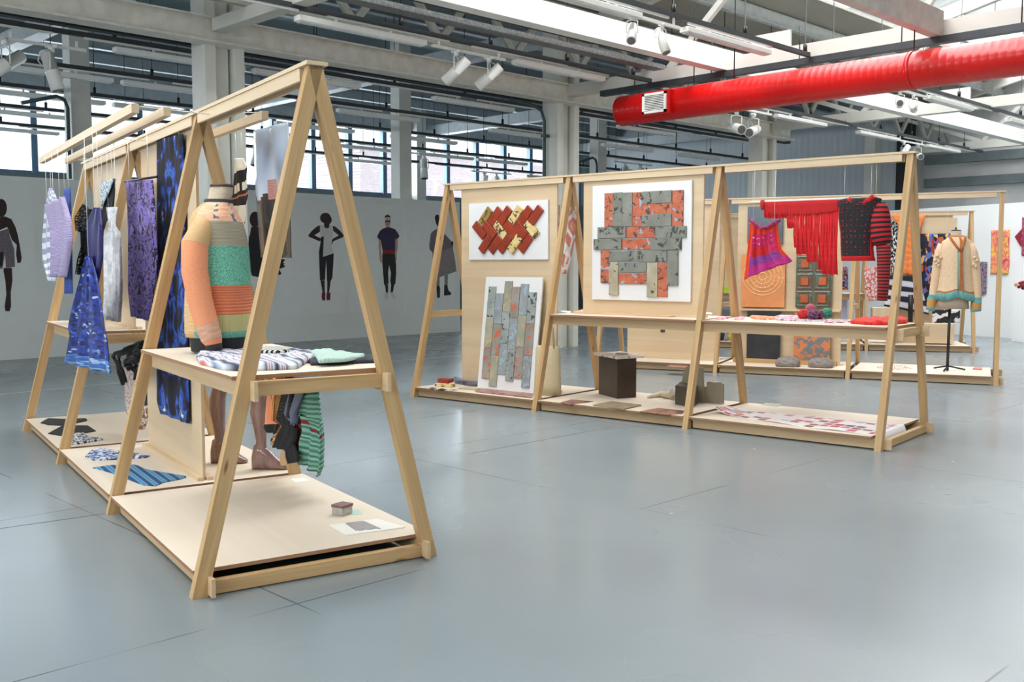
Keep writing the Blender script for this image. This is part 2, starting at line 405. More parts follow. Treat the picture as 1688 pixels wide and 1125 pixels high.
# outside
bl = MB().box(24, 70, 33, 40, 0, 6.1)
for k in range(12): bl.box(25+k*2.6, 26.7+k*2.6, 32.95, 33, 3.3, 4.3, 1)
bl.box(23.8, 70.2, 32.8, 40, 6.1, 6.35, 1)
tag(bl.build('brick_building', [BRICK, M('pale_stone_trim', (225, 225, 228), .8)]), 'pale brick building seen outside through the high window band', 'building')
# steel columns of the first row (twin posts with a recessed web)
def column(name, xa, ya, w=.44, d=.42, z1=EAVE-.02):
    mb = MB().box(xa, xa+.15, ya, ya+d, 0, z1)                       # left post
    mb.box(xa+.17, xa+.17+w*.38, ya+.10, ya+d-.02, 0, z1)            # web, set back
    mb.box(xa+w-.13, xa+w, ya-.02, ya+d, 0, z1)                      # right flange
    return struct(mb, name, COLPAINT)
for x in (6.35, 13.0, 19.7, -.3): column('pillar', x, 12.05, .55, .36)
struct(MB().box(26.9, 27.3, 12.9, 13.2, 0, EAVE+.3), 'pillar', COLPAINT)
struct(MB().box(27.6, 27.9, 12.2, 12.6, 0, EAVE+.6), 'pillar', M('dark_wall_post', (44, 44, 46), .6))
for x in (6.55, 13.4, 19.9, -.15): struct(MB().box(x, x+.32, 17, 17.3, 0, ZA), 'pillar', COLPAINT)
for x in (-.8, 5.85, 12.6, 19.3, 25.95): struct(MB().box(x, x+.35, YW-.35, YW-.1, 0, ZA), 'pillar', COLPAINT)
# big beams
struct(MB().box(X0, 20.75, 11.98, 12.0, 4.33, 4.62).box(X0, 20.75, 11.9, 12.1, 4.62, 4.64).box(X0, 20.75, 11.86, 12.14, 4.31, 4.335), 'beam', M('grey_painted_beam', (212, 209, 200), .5))
bw = MB(); bw.box(X0, X1, 8.72, 8.86, 4.46, 4.75); bw.box(X0, X1, 8.70, 8.90, 4.44, 4.462)
struct(bw, 'beam', WHITEPAINT)
struct(MB().box(X0, 13.2, 5.45, 5.6, 4.43, 4.75), 'beam', M('grey_painted_beam', (212, 209, 200)))
struct(MB().box(6.4, 6.6, -6, 11.95, 4.46, 4.62).box(19.9, 20.1, -6, 11.95, 4.46, 4.66), 'beam', WHITE_STEEL)
# roof trusses across the hall (chord, webs, rafters)
for k, x in enumerate((-.1, 6.5, 13.3, 20.0, 26.6)):
    mb = MB()
    if k in (2, 0, 4): mb.box(x-.1, x+.1, Y0+1, 12.0, 4.44, 4.64)
    mb.beam((x, 12.1, zroof(12.1)-.18), (x, YR, zroof(YR)-.18), .14, .26).beam((x, YR, zroof(YR)-.18), (x, Y0+.2, zroof(Y0)-.18), .14, .26)
    ys = [12, 9.9, 8.0, 5.9, 4.0, 2.0, 0, -2, -4]
    for i in range(len(ys)-1):
        a, b_ = ys[i], ys[i+1]
        za, zb = (4.62, zroof(b_)-.25) if i % 2 == 1 else (zroof(a)-.25, 4.62)
        mb.beam((x, a, za), (x, b_, zb), .09, .09)
    mb.box(x-.02, x+.02, 7.7, 8.35, 4.6, 4.9).box(x-.02, x+.02, 3.7, 4.3, 4.6, 4.9)
    struct(mb, 'roof_beam', WHITE_STEEL)
# lattice under the eaves, parallel to the big white beam
mb = MB(); mb.box(X0, 13.2, 9.98, 10.08, 4.95, 5.05); mb.box(X0, 27, 11.6, 11.7, 5.35, 5.47)
for i in range(24):
    x = -8.5 + i*1.5
    mb.beam((x, 11.1, 4.7), (x+.75, 11.1, 5.55), .1, .06, (0, 1, 0)); mb.beam((x+.75, 11.1, 5.55), (x+1.5, 11.1, 4.7), .1, .06, (0, 1, 0))
mb.box(X0, 13.2, 11.05, 11.15, 4.62, 4.72)
struct(mb, 'roof_beam', M('web_member_steel', (158, 158, 150), .5))
# purlins
mb = MB()
for y in (11.4, 9.95, 8.6, 7.0, 5.4, 3.6, 1, -2, -4.4): mb.box(X0, X1, y-.03, y+.03, zroof(y)-.26, zroof(y)-.02).box(X0, X1, y-.08, y+.03, zroof(y)-.27, zroof(y)-.25)
struct(mb, 'roof_beam', M('purlin_steel', (190, 194, 192), .5))
mb = MB()
for y in (13.4, 14.9, 16.2, 18.2, 19.8, 21.4, 22.9): mb.box(X0, X1, y-.04, y+.04, ZA-.22, ZA).box(X0, X1, y-.1, y+.04, ZA-.24, ZA-.215)
struct(mb, 'roof_beam', M('aisle_purlin_steel', (160, 168, 172), .5))
mb = MB()
for x in (-.3, 6.5, 13.2, 19.9, 26.6): mb.box(x-.1, x+.1, 12.2, YW, 5.42, 5.7).box(x-.14, x+.14, 12.2, YW, 5.39, 5.42)
struct(mb, 'roof_beam', M('aisle_rafter_steel', (178, 184, 186), .45))
struct(MB().box(X0, 21.6, 12.46, 12.6, 4.36, 4.5), 'trim_4', M('black_cable_duct', (22, 24, 26), .6))
# end wall rails
mb = MB().box(X1-.18, X1, -8, 11.9, 4.25, 4.5).box(X1-.18, X1, -8, 11.9, 3.62, 3.86).box(X1-.12, X1, 8.95, 9.05, 2.6, 3.62)
struct(mb, 'trim_5', M('grey_rail_steel', (104, 114, 116), .5))
# free-standing exhibition walls
struct(MB().box(X0, 14.75, 16.6, 16.75, 0, 2.86), 'wall_partition', WHITEWALL)
pw = Frame((21.66, 8.43), 71.2)
struct(MB().box(-9, 4.6, -.15, 0, 0, 2.72), 'wall_partition', WHITEWALL2, frame=pw)
# ================================================================ SERVICES
GZ = 4.45
def px_x(px, y, py=200): return float(at_plane(px, py, (0, y, 0), (0, 1, 0))[0])
def trunk(y, xa, xb, label, light=True):
    t = root('lighting_trunking', WORLD, ((xa+xb)/2, y, GZ), label, 'cable trunking', 'suspended lighting trunking runs')
    MB().box(xa, xb, y-.03, y+.03, GZ-.03, GZ+.03).build('channel', DARKSTEEL, t)
    x = xa+.4; src = None
    while x < xb:
        top = (zroof(y)-.05 if y < YE else ZA-.05)
        if src is None: src = MB().tube([(x, y, GZ+.03), (x, y, GZ+.13), (x, y, GZ+.131), (x, y, top)], [.028, .028, .006, .006], 6).build('hanger', BLACKPIPE, t); xs = x
        else: c = src.copy(); COL.objects.link(c); c.parent = t; c.location.x += x-xs
        x += 1.55
    x = xa+.1; src = None
    while x < xb-1.9:
        if src is None: src = MB().box(x, x+1.9, y-.016, y+.016, GZ-.055, GZ-.03).build('track', WHITEPAINT, t); xs = x
        else: c = src.copy(); COL.objects.link(c); c.parent = t; c.location.x += x-xs
        x += 2.3
    return t
LT = M('lamp_diffuser', (222, 226, 228), .3)
_b = None
def batten(x, y, label, ln=1.5, z=GZ-.16):
    global _b
    if _b is None:
        _b = root('light_batten', WORLD, (0, 0, 0), label, 'ceiling light', 'fluorescent battens under the trunking')
        MB().box(-.95, .95, -.065, .065, 0, .065).build('housing', WHITEPAINT, _b, bevel=.006)
        MB().box(-.92, .92, -.045, .045, -.012, 0).build('diffuser', LT, _b)
        MB().box(-.42, -.39, -.01, .01, .06, .105).box(.39, .42, -.01, .01, .06, .105).build('bracket', WHITEPAINT, _b)
        o = _b
    else: o = copy_tree(_b, label=label)
    o.location = (x, y, z); return o
rows = [(7.3, -6, 13.1, 'dark trunking run nearest the white roof beam'), (10.1, 4.5, 13.1, 'dark trunking run ending at the cross tray behind the red duct'),
        (10.2, 13.4, 27.4, 'dark trunking run beyond the red duct'), (7.3, 13.4, 27, 'dark trunking run crossing above the red duct'),
        (13.25, -4, 21.2, 'dark trunking run just behind the grey beam'), (15.5, -4, 26.8, 'dark trunking run between grey beam and pillars'),
        (17.75, -4, 26.8, 'dark trunking run just behind the wall pillars'), (20.05, -4, 26.8, 'dark trunking run in the far aisle'), (22.6, -4, 26.8, 'dark trunking run closest to the windows')]
for y, a, b_, l in rows: trunk(y, a, b_, l)
bat = {7.3: [(962, 5), (1200, 70), (1565, 172), (1690, 205)], 10.1: [(600, 55), (924, 118)], 10.2: [(1320, 200), (1447, 230), (1554, 251)],
       13.25: [(300, 100), (415, 118), (782, 172), (1066, 215)], 15.5: [(232, 143), (80, 118), (625, 192), (860, 220), (1035, 248), (1150, 262)],
       17.75: [(80, 155), (205, 172), (520, 215), (700, 232)], 20.05: [(45, 183), (595, 250), (735, 255), (825, 268)], 22.6: [(20, 210), (610, 268), (900, 280)]}
place = {7.3: 'near the white roof beam', 10.1: 'left of the red duct', 10.2: 'beyond the red duct', 13.25: 'just behind the grey beam',
         15.5: 'between grey beam and pillars', 17.75: 'behind the wall pillars', 20.05: 'in the far aisle', 22.6: 'close to the windows'}
ords = ['first', 'second', 'third', 'fourth', 'fifth', 'sixth']
for y, l in bat.items():
    xp = -99
    for i, (px, py) in enumerate(sorted(l)):
        x = max(px_x(px, y, py), xp+2.05); xp = x; batten(x, y, 'white batten %s, %s from the left on its run' % (place[y], ords[i]))
# spotlights
_s = None
def spot(x, y, z, aim, label, scale=1.0):
    global _s
    if _s is None:
        _s = root('spotlight', WORLD, (0, 0, 0), label, 'spotlight', 'white track spotlights')
        MB().tube([(0,0,-.005), (0,0,.055)], .026, 12).box(-.05, .05, -.02, .02, .03, .055).build('track_adapter', WHITEPAINT, _s)
        MB().tube([(0,-.066,-.16), (0,-.066,-.02), (0,0,-.005), (0,.066,-.02), (0,.066,-.16)], .007, 6).build('bracket', WHITEPAINT, _s)
        MB().tube([(-.02,-.05,.0), (-.08,-.06,-.03), (-.1,-.03,-.09), (-.08,0,-.12)], .005, 6).build('cord', WHITEPAINT, _s)
        h = MB().tube([(-.17,0,-.16), (-.165,0,-.16), (0,0,-.16), (.0,0,-.16), (.004,0,-.16), (.01,0,-.16), (.17,0,-.16)], [.046, .052, .054, .058, .058, .056, .06], 20, cap=True)
        hd = h.build('lamp_head', WHITEPAINT, _s)
        MB().tube([(.171,0,-.16), (.173,0,-.16)], .05, 20).build('lens', M('spot_lens', (96, 98, 100), .25), hd)
        o = _s
    else: o = copy_tree(_s, label=label)
    o.location = (x, y, z); o.rotation_euler = (0, 0, aim)
    for ch in o.children:
        if ch.name.startswith('lamp_head'):
            ch.rotation_euler = (0, 0, 0)
            ch.location = (0, 0, 0)
            R = Matrix.Translation((0,0,-.16)) @ Matrix.Rotation(SPIT[0], 4, 'Y') @ Matrix.Translation((0,0,.16))
            ch.matrix_local = R
    o.scale = (scale,)*3
    return o
SPIT = [.7]
def spot_track(xa, xb, y, label, z=GZ-.13):
    o = MB().box(xa, xb, y-.018, y+.018, z-.018, z+.018).box(xa+.1, xa+.13, y-.01, y+.01, z, z+.1).box(xb-.13, xb-.1, y-.01, y+.01, z, z+.1).build('spotlight_track', WHITEPAINT)
    return tag(o, label, 'light track', 'short white spotlight tracks')
spot_track(px_x(712, 10.1, 72), px_x(832, 10.1, 95), 10.1, 'short white spotlight track right of the long batten')
for i, px in enumerate((752, 806)): spot(px_x(px, 10.1, 85), 10.1, GZ-.2, math.radians((118, 126)[i]), ('white spotlight with looped cord, first on the track left of the red duct', 'white spotlight with looped cord, second on the track left of the red duct')[i], 1.25)
spot_track(px_x(1005, 7.3, 8), px_x(1120, 7.3, 36), 7.3, 'short white spotlight track above the white roof beam')
SPIT[0] = .75; spot(px_x(1042, 7.3, 20), 7.3, GZ-.18, math.radians(215), 'white spotlight tilted down, upper left above the white roof beam', .95)
SPIT[0] = 1.15; spot(px_x(1092, 7.3, 35), 7.3, GZ-.18, math.radians(265), 'white spotlight aimed steeply down above the white roof beam', .95)
spot_track(px_x(0, 13.25, 36), px_x(141, 13.25, 66), 13.25, 'short white spotlight track near the first wall pillar', GZ-.2)
SPIT[0] = .6; spot(px_x(8, 13.25, 60), 13.25, GZ-.27, math.radians(190), 'white spotlight at the edge near the first wall pillar', 1.5)
SPIT[0] = 1.3; spot(px_x(84, 13.25, 70), 13.25, GZ-.27, math.radians(-30), 'white spotlight hanging straight down beside the first wall pillar', 1.5)
spot_track(px_x(1480, 10.2, 232), px_x(1523, 10.2, 241), 10.2, 'short white spotlight track above the tall frame of the middle rack')
SPIT[0] = .9; spot(px_x(1490, 10.2, 240), 10.2, GZ-.2, math.radians(150), 'white spotlight over the tall end frame, pointing back', 1.2)
SPIT[0] = .3; spot(px_x(1513, 10.2, 248), 10.2, GZ-.2, math.radians(225), 'white spotlight over the tall end frame, facing forward', 1.2)
SPIT[0] = .05; spot(px_x(1484, 7.3, 150), 7.3, GZ-.2, math.radians(205), 'white spotlight under the red duct, seen side on, first of three'); spot(px_x(1506, 7.3, 155), 7.3, GZ-.2, math.radians(20), 'white spotlight under the red duct, seen side on, last of three')
SPIT[0] = .25; spot(px_x(1214, 10.2, 195), 10.2, GZ-.25, math.radians(235), 'white spotlight below the red duct above the grey beam, facing forward', 1.5); spot(px_x(1242, 10.2, 198), 10.2, GZ-.25, math.radians(195), 'white spotlight below the red duct above the grey beam, seen side on', 1.5)
SPIT[0] = 1.3
for px, py_, yy_ in ((395, 240, 20.05), (699, 240, 20.05), (808, 240, 22.6), (1042, 240, 17.75), (1495, 150, 7.3), (1228, 195, 10.2)):
    xc_ = px_x(px, yy_, py_); spot_track(xc_-.8, xc_+.9, yy_, {395: 'short track in the aisle over the glossy photograph', 699: 'short track in the window by the second wall pillar', 808: 'short track in the window carrying a pair of grey spots', 1042: 'short track right of the big twin pillar', 1495: 'short track under the red duct near the right edge', 1228: 'short track below the red duct above the grey beam'}[px])
for px, y, l in ((395, 20.05, 'spotlight hanging in the aisle over the glossy photograph'), (423, 20.05, 'spotlight hanging in the aisle beside the tall near frame'), (699, 20.05, 'grey spotlight silhouetted in the window by the second wall pillar'), (798, 22.6, 'grey spotlight silhouetted in the window, left one of a pair'), (818, 22.6, 'grey spotlight silhouetted in the window, right one of a pair'), (1030, 17.75, 'spotlight in the aisle right of the big twin pillar'), (1055, 17.75, 'spotlight in the aisle under the red duct end')):
    spot(px_x(px, y, 240), y, GZ-.24, math.radians(random.uniform(180, 260)), l, 1.6)
# cross tray
t = root('cable_tray', WORLD, (13.2, 4, 4.4), 'long dark cable tray crossing the hall just above the red duct', 'cable tray')
MB().box(13.14, 13.26, -8, 11.2, 4.34, 4.43).build('channel', DARKSTEEL, t)
mb = MB()
for k in range(12): mb.tube([(13.2, 10.5-k*1.5, 4.43), (13.2, 10.5-k*1.5, 4.9)], .008, 6)
mb.build('hanger', BLACKPIPE, t)
t = root('galvanised_tray', WORLD, (5, 9.9, 4.6), 'perforated galvanised cable tray above the long batten', 'cable tray')
MB().box(6.8, 13, 9.75, 9.95, 4.57, 4.6).box(6.8, 13, 9.95, 9.96, 4.57, 4.64).box(6.8, 13, 9.74, 9.75, 4.57, 4.64).build('channel', GALV, t)
tag(MB().tube([(2, 9.6, 4.7), (12.9, 9.6, 4.7)], .045, 10).build('black_pipe', BLACKPIPE), 'thick black pipe running beside the galvanised tray', 'pipe')
for xa, ya, l in ((6.3, 17.0, 'teal conduit running down the first wall pillar'), (19.6, 17.0, 'dark conduit bending down the far wall pillar')):
    tag(MB().tube([(xa-.55, ya-.06, 4.05), (xa+.0, ya-.06, 4.22), (xa+.12, ya-.06, 4.18), (xa+.17, ya-.06, 4.05), (xa+.17, ya-.06, 2.9)], .03, 8).box(xa+.14, xa+.35, ya-.08, ya, 3.5, 3.54).build('conduit', DARKGREEN), l, 'conduit')
tag(MB().tube([(12.1, 12.3, 4.3), (12.68, 12.3, 4.25), (12.82, 12.27, 4.18), (12.88, 12.25, 4.0), (12.88, 12.25, .3)], .03, 8).box(12.84, 12.96, 12.2, 12.3, 3.72, 3.77).build('conduit', DARKGREEN), 'dark conduit running down the big twin pillar', 'conduit')
# red spiral duct
DX, DZ, DR = 12.6, 3.93, .235
t = root('ventilation_duct', WORLD, (DX, 3, DZ-DR), 'glossy red spiral ventilation duct hanging across the hall', 'air duct')
RED = M('glossy_red_paint', (196, 10, 8), .3, var=.08, vscale=2, spec=.5, coat=.1)
mb = MB(); pts = []; rs = []
y = 10.28; k = 0
while y > -5:
    for dy, dr in ((0, 0), (.010, .0011), (.022, .0011), (.032, 0)): pts.append((DX, y-dy, DZ)); rs.append(DR+dr)
    y -= .1
mb.tube(pts, rs, 40).build('duct_body', RED, t)
mb = MB(); yy = (px := float(at_plane(1505, 140, (DX, 0, 0), (1, 0, 0))[1]))
mb.tube([(DX, yy-.03, DZ), (DX, yy-.028, DZ), (DX, yy+.028, DZ), (DX, yy+.03, DZ)], [DR+.002, DR+.008, DR+.008, DR+.002], 40).build('joint_band', RED, t)
mb = MB()
for yh in (yy, 8.2, 10.9-2.0, 1.5): mb.tube([(DX, yh, DZ+DR), (DX, yh, zroof(yh)-.2)], .008, 6)
mb.build('hanger_rod', BLACKPIPE, t)
ya, yb = (float(at_plane(p, 168, (DX-.3, 0, 0), (1, 0, 0))[1]) for p in (1060, 1099))
MB().box(DX-.3, DX, yb-.06, ya+.02, DZ-.17, DZ+.17).build('spigot_box', RED, t)
g = MB().box(DX-.325, DX-.30, yb, ya, DZ-.15, DZ-.115).box(DX-.325, DX-.30, yb, ya, DZ+.115, DZ+.15).box(DX-.325, DX-.30, yb, yb+.04, DZ-.15, DZ+.15).box(DX-.325, DX-.30, ya-.04, ya, DZ-.15, DZ+.15)
gr = g.build('vent_grille', WHITEPAINT, t)
mb = MB().box(DX-.306, DX-.302, yb+.035, ya-.035, DZ-.12, DZ+.12)
mb.build('vent_shade_sheet', M('vent_painted_shade', (26, 18, 18), .7), t)  # flat near-black sheet, painted shade behind the louvres
mb = MB()
for k in range(9): mb.beam((DX-.315, yb+.04, DZ-.1+k*.025), (DX-.315, ya-.04, DZ-.1+k*.025), .003, .013, (.5, 0, 1))
mb.build('louvre', WHITEPAINT, gr)
# ================================================================ RACKS
S_, T_, HH = .62, .054, 2.4
def make_rack(name, F, n, d, label, tables=(), panels=(), gaps=.06, two_side=True):
    L_ = n*d + T_
    t = root(name, F, (L_/2, 0, 0), label, 'display rack')
    half = .105   # leg width in its own plane
    for i in range(n+1):
        u = i*d + T_/2
        a = MB().box(u-T_/2+.002, u+T_/2-.002, -.02, .02, HH-.16, HH-.02).build('a_frame', PINE, t)
        for sgn in (1, -1):
            # leg centre-line: outer edge from foot (S_,0) to (.032,HH)
            dz = HH; dx = S_-.034; ln = math.hypot(dx, dz); nx, nz = dz/ln, dx/ln   # outward normal
            w = .068
            p = (u, sgn*(S_-nx*w/2), -nz*w/2); q = (u, sgn*(.034-nx*w/2), HH-nz*w/2)
            MB().beam(p, q, T_, w, (0, sgn*nx, nz), cut=(0, HH)).build('leg', PINE, a)
    # ridge: flat strip on top, boards on both sides in every bay
    MB().box(-.02, L_+.02, -.052, .052, HH, HH+.018).build('ridge_strip', PLY, t)
    for i in range(n):
        for sgn in (1, -1):
            MB().box(i*d+T_+gaps*.6, (i+1)*d-gaps*.6, sgn*.026, sgn*.044, HH-.06, HH-.001).build('ridge_board', PLY, t)
    # base of each bay: side boards, deck, ties
    for i in range(n):
        a, b_ = i*d+T_, (i+1)*d
        ea = .06+T_ if i == 0 else -.02; eb = .06+T_ if i == n-1 else -.02
        for sgn in (1, -1):
            MB().box(a-ea, b_+eb, sgn*.532, sgn*.55, .010, .094).build('base_board', BEAMWOOD, t)
        MB().box(a+.004, b_-(.004 if i < n-1 else .03), -.598, .598, .094, .112, 0, top=1, side=2).build('deck', [PLY, PLYTOP, PLYEDGE], t)
    for i in range(n+1):
        MB().box(i*d+.004, i*d+.05, -.53, .53, .006, .066).build('tie_rail', PINE, t)
    for i in range(n+1):
        MB().box(i*d+.004, i*d+.05, -.345, .345, .888, .955).build('shelf_rail', PINE, t)
    for i in tables:
        a, b_ = i*d+T_, (i+1)*d
        ea = .06+T_ if i == 0 else 0; eb = .06+T_ if i == n-1 else 0
        MB().box(a+.004, b_-.004, -.405, .405, .962, .98, 0, top=1, side=2).build('shelf_top', [PLY, PLYTOP, PLYEDGE], t)
        for sgn in (1, -1): MB().box(a-ea, b_+eb, sgn*.322, sgn*.34, .872, .962).build('shelf_board', BEAMWOOD, t)
    for (i, ua, ub, z0) in panels:
        pm = MB(); pm.swap = True; pm.box(i*d+ua, i*d+ub, -.009, .009, z0, HH-.001, 0, side=0).build('panel', PLY, t)
        for sgn in (1, -1): MB().box(i*d+ua-.03, i*d+ub+.03, sgn*.011, sgn*.05, (.112 if z0 < .5 else .98), (.136 if z0 < .5 else 1.0)).build('panel_batten', PLY, t)
    return t
dL, dR, dB = 1.7927, 1.7372, 1.74
make_rack('display_rack', RL, 3, dL, 'nearest timber A-frame display rack carrying textiles and knitwear', (0, 2), ((1, .152, 1.57, .112), (2, .16, 1.57, .98)))
make_rack('display_rack', RR, 3, dR, 'middle timber A-frame display rack with tile artworks and red knitwear', (1, 2), ((0, .235, 1.60, .112), (1, .205, 1.595, .98)))
RB4 = Frame(RB.o - RB.U*dB, -69.8)
make_rack('display_rack', RB4, 3, dB, 'back timber A-frame display rack with metal tile panels and cream cardigan', (), ((0, .3, 1.66, .112), (1, .18, 1.6, .112)))
make_rack('display_rack', RC, 3, 1.72, 'farthest timber A-frame display rack with orange and floral textiles', (0, 1), ((0, .2, 1.6, .98), (2, .45, 1.45, .112)))
# ================================================================ FABRICS
def fab(name, stops, scale=(5, 5), kind='noise', mirror=0, detail=4, dist=0, rough=.85, bump=0, bfreq=(0, 120), alpha=None, interp='LINEAR', offs=(0, 0), sheen=.03):
    """textile whose printed or knitted pattern follows the cloth's own UVs"""
    if name in MATS: return MATS[name]
    m, nt, b = newmat(name); L = nt.links.new
    tc = N(nt, 'ShaderNodeTexCoord'); vec = tc.outputs['UV']
    if mirror:
        sp = N(nt, 'ShaderNodeSeparateXYZ'); L(vec, sp.inputs[0])
        pp = N(nt, 'ShaderNodeMath', operation='PINGPONG'); pp.inputs[1].default_value = 1/mirror; L(sp.outputs[0], pp.inputs[0])
        cb = N(nt, 'ShaderNodeCombineXYZ'); L(pp.outputs[0], cb.inputs[0]); L(sp.outputs[1], cb.inputs[1]); vec = cb.outputs[0]
    mp = N(nt, 'ShaderNodeMapping'); mp.inputs['Scale'].default_value = (scale[0], scale[1], 1); mp.inputs['Location'].default_value = (offs[0], offs[1], 0); L(vec, mp.inputs[0])
    v = mp.outputs[0]
    if kind == 'noise': t = N(nt, 'ShaderNodeTexNoise', i_Scale=1.0, i_Detail=float(detail), i_Distortion=float(dist)); fac = t.outputs['Fac']
    elif kind == 'voronoi': t = N(nt, 'ShaderNodeTexVoronoi', i_Scale=1.0); fac = t.outputs['Color']
    elif kind == 'cells': t = N(nt, 'ShaderNodeTexVoronoi', i_Scale=1.0, feature='DISTANCE_TO_EDGE'); fac = t.outputs['Distance']
    elif kind == 'dots': t = N(nt, 'ShaderNodeTexVoronoi', i_Scale=1.0, i_Randomness=.25); fac = t.outputs['Distance']
    elif kind == 'wave': t = N(nt, 'ShaderNodeTexWave', bands_direction='Y', i_Scale=1.0, i_Distortion=float(dist)); fac = t.outputs['Fac']
    elif kind == 'wavex': t = N(nt, 'ShaderNodeTexWave', bands_direction='X', i_Scale=1.0, i_Distortion=float(dist)); fac = t.outputs['Fac']
    elif kind == 'check': t = N(nt, 'ShaderNodeTexChecker', i_Scale=1.0); fac = t.outputs['Fac']
    elif kind == 'v': t = N(nt, 'ShaderNodeSeparateXYZ'); fac = t.outputs[1]
    L(v, t.inputs[0])
    r = ramp(nt, fac, [(p, s2l(*c)) for p, c in stops], interp); L(r.outputs[0], b.inputs['Base Color'])
    b.inputs['Roughness'].default_value = rough; b.inputs['Sheen Weight'].default_value = sheen
    if bump:
        m2 = N(nt, 'ShaderNodeMapping'); m2.inputs['Scale'].default_value = (bfreq[0] or 1, bfreq[1] or 1, 1); L(tc.outputs['UV'], m2.inputs[0])
        if bfreq[0] and bfreq[1]: w = N(nt, 'ShaderNodeTexVoronoi', i_Scale=1.0, i_Randomness=.2); hh = w.outputs['Distance']
        else: w = N(nt, 'ShaderNodeTexWave', bands_direction=('X' if bfreq[0] else 'Y'), i_Scale=1.0, i_Distortion=1.0); hh = w.outputs['Fac']
        L(m2.outputs[0], w.inputs[0])
        bp = N(nt, 'ShaderNodeBump', i_Strength=bump, i_Distance=.01); L(hh, bp.inputs['Height']); L(bp.outputs[0], b.inputs['Normal'])
    if alpha:
        sc, lo, hi = alpha; m3 = N(nt, 'ShaderNodeMapping'); m3.inputs['Scale'].default_value = (sc[0], sc[1], 1); L(tc.outputs['UV'], m3.inputs[0])
        nz = N(nt, 'ShaderNodeTexNoise', i_Scale=1.0, i_Detail=3.0); L(m3.outputs[0], nz.inputs[0])
        mr = N(nt, 'ShaderNodeMapRange'); mr.inputs[1].default_value = .42; mr.inputs[2].default_value = .56; mr.inputs[3].default_value = lo; mr.inputs[4].default_value = hi
        L(nz.outputs['Fac'], mr.inputs[0]); L(mr.outputs[0], b.inputs['Alpha'])
    MATS[name] = m; return m
BLACKKNIT = fab('black_knit', [(.3, (20, 21, 24)), (.7, (38, 39, 44))], (60, 60), bump=.4, bfreq=(0, 60))
NAVYKNIT = fab('charcoal_rib', [(.3, (38, 40, 50)), (.7, (58, 60, 72))], (80, 4), bump=.5, bfreq=(60, 0))
WHITETHREAD = M('white_thread', (236, 236, 230), .6, var=0)
def zc(ox, oy, s, pts): return [(ox+x/s, oy+y/s) for x, y in pts]
def resample(pts, n):
    d = [0]
    for a, b in zip(pts, pts[1:]): d.append(d[-1]+math.dist(a, b))
    out = []
    for k in range(n):
        t = d[-1]*k/(n-1); i = 0
        while i < len(d)-2 and d[i+1] < t: i += 1
        f = (t-d[i])/max(1e-9, d[i+1]-d[i]); out.append(tuple(a+(b-a)*f for a, b in zip(pts[i], pts[i+1])))
    return out
def cloth(name, F, left, right, v, mats, label, cat, group=None, nu=14, nv=22, amp=.012, freq=2.5, ph=0, thick=.006, mi=None, zh=None, nth=0, sag=0, org=None, parent=None, twist=0, local=False, cup=0):
    """hanging textile between a left and a right edge (top to bottom), with folds; threads up to zh"""
    l = resample(left if local else [(p[0], p[2]) for p in (F.at_v(x, y, v) for x, y in left)], nv+1)
    r = resample(right if local else [(p[0], p[2]) for p in (F.at_v(x, y, v) for x, y in right)], nv+1)
    def fn(a, b):
        i = min(nv, int(round(b*nv))); L_, R_ = l[i], r[i]
        u = L_[0]+(R_[0]-L_[0])*a; z = L_[1]+(R_[1]-L_[1])*a
        w = amp*math.sin(2*math.pi*freq*a+ph+b*1.3)*(.35+.65*b) + .4*amp*math.sin(2*math.pi*freq*2.3*a+ph*2-b*2.1)
        return (u, v + w + twist*(a-.5)*(1-b*.4) + cup*math.cos(math.pi*(a-.5)), z - sag*math.sin(math.pi*a)*(1-b))
    mb = MB().grid(fn, nu, nv, mi)
    o = mb.build(name, mats, parent, F, thick=thick)
    if label: tag(o, label, cat, group)
    if zh:
        for k in range(nth):
            a = .12+.76*k/max(1, nth-1) if nth > 1 else .5
            p = fn(a, 0)
            MB().tube([(p[0], p[1], p[2]-.01), (p[0]+.01, p[1], zh)], .0016, 4).build('thread', WHITETHREAD, o)
    return o
def flat(name, F, pts, z, h, mats, label, cat, group=None, bumpy=0, px=True, n=44, round_=.4, parent=None):
    """something soft or flat lying on a level surface"""
    P = [F.at_z(x, y, z)[:2] for x, y in pts] if px else list(pts)
    if bumpy or round_:
        P = resample(P+[P[0]], n+1)[:-1]
        cx = sum(p[0] for p in P)/n; cy = sum(p[1] for p in P)/n
        rs = []
        for s, q in ((1, 0), (1.005, .5), (.985, .9), (.93, 1), (.75, 1.02), (.5, 1.0), (.25, 1.02), (.04, 1)):
            rs.append([(cx+(x-cx)*s, cy+(y-cy)*s, z+h*q+(bumpy*math.sin(x*37+y*23)*math.sin(y*41-x*11)*s if q > .8 else 0)) for x, y in P])
        mb = MB().rings(rs)
        us = [p[0] for p in P]; vs = [p[1] for p in P]; mu, mv = min(us), min(vs); du, dv = max(us)-mu, max(vs)-mv
        mb.uv = [[((mb.v[i][0]-mu)/du, (mb.v[i][1]-mv)/dv) for i in f] for f in mb.f]
    else:
        mb = MB().prism(P, 'z', z, z+h)
        us = [p[0] for p in P]; vs = [p[1] for p in P]; mu, mv = min(us), min(vs); du, dv = max(us)-mu, max(vs)-mv
        mb.uv = [[((mb.v[i][0]-mu)/du, (mb.v[i][1]-mv)/dv) for i in f] for f in mb.f]
    o = mb.build(name, mats, parent, F)
    if label: tag(o, label, cat, group)
    return o
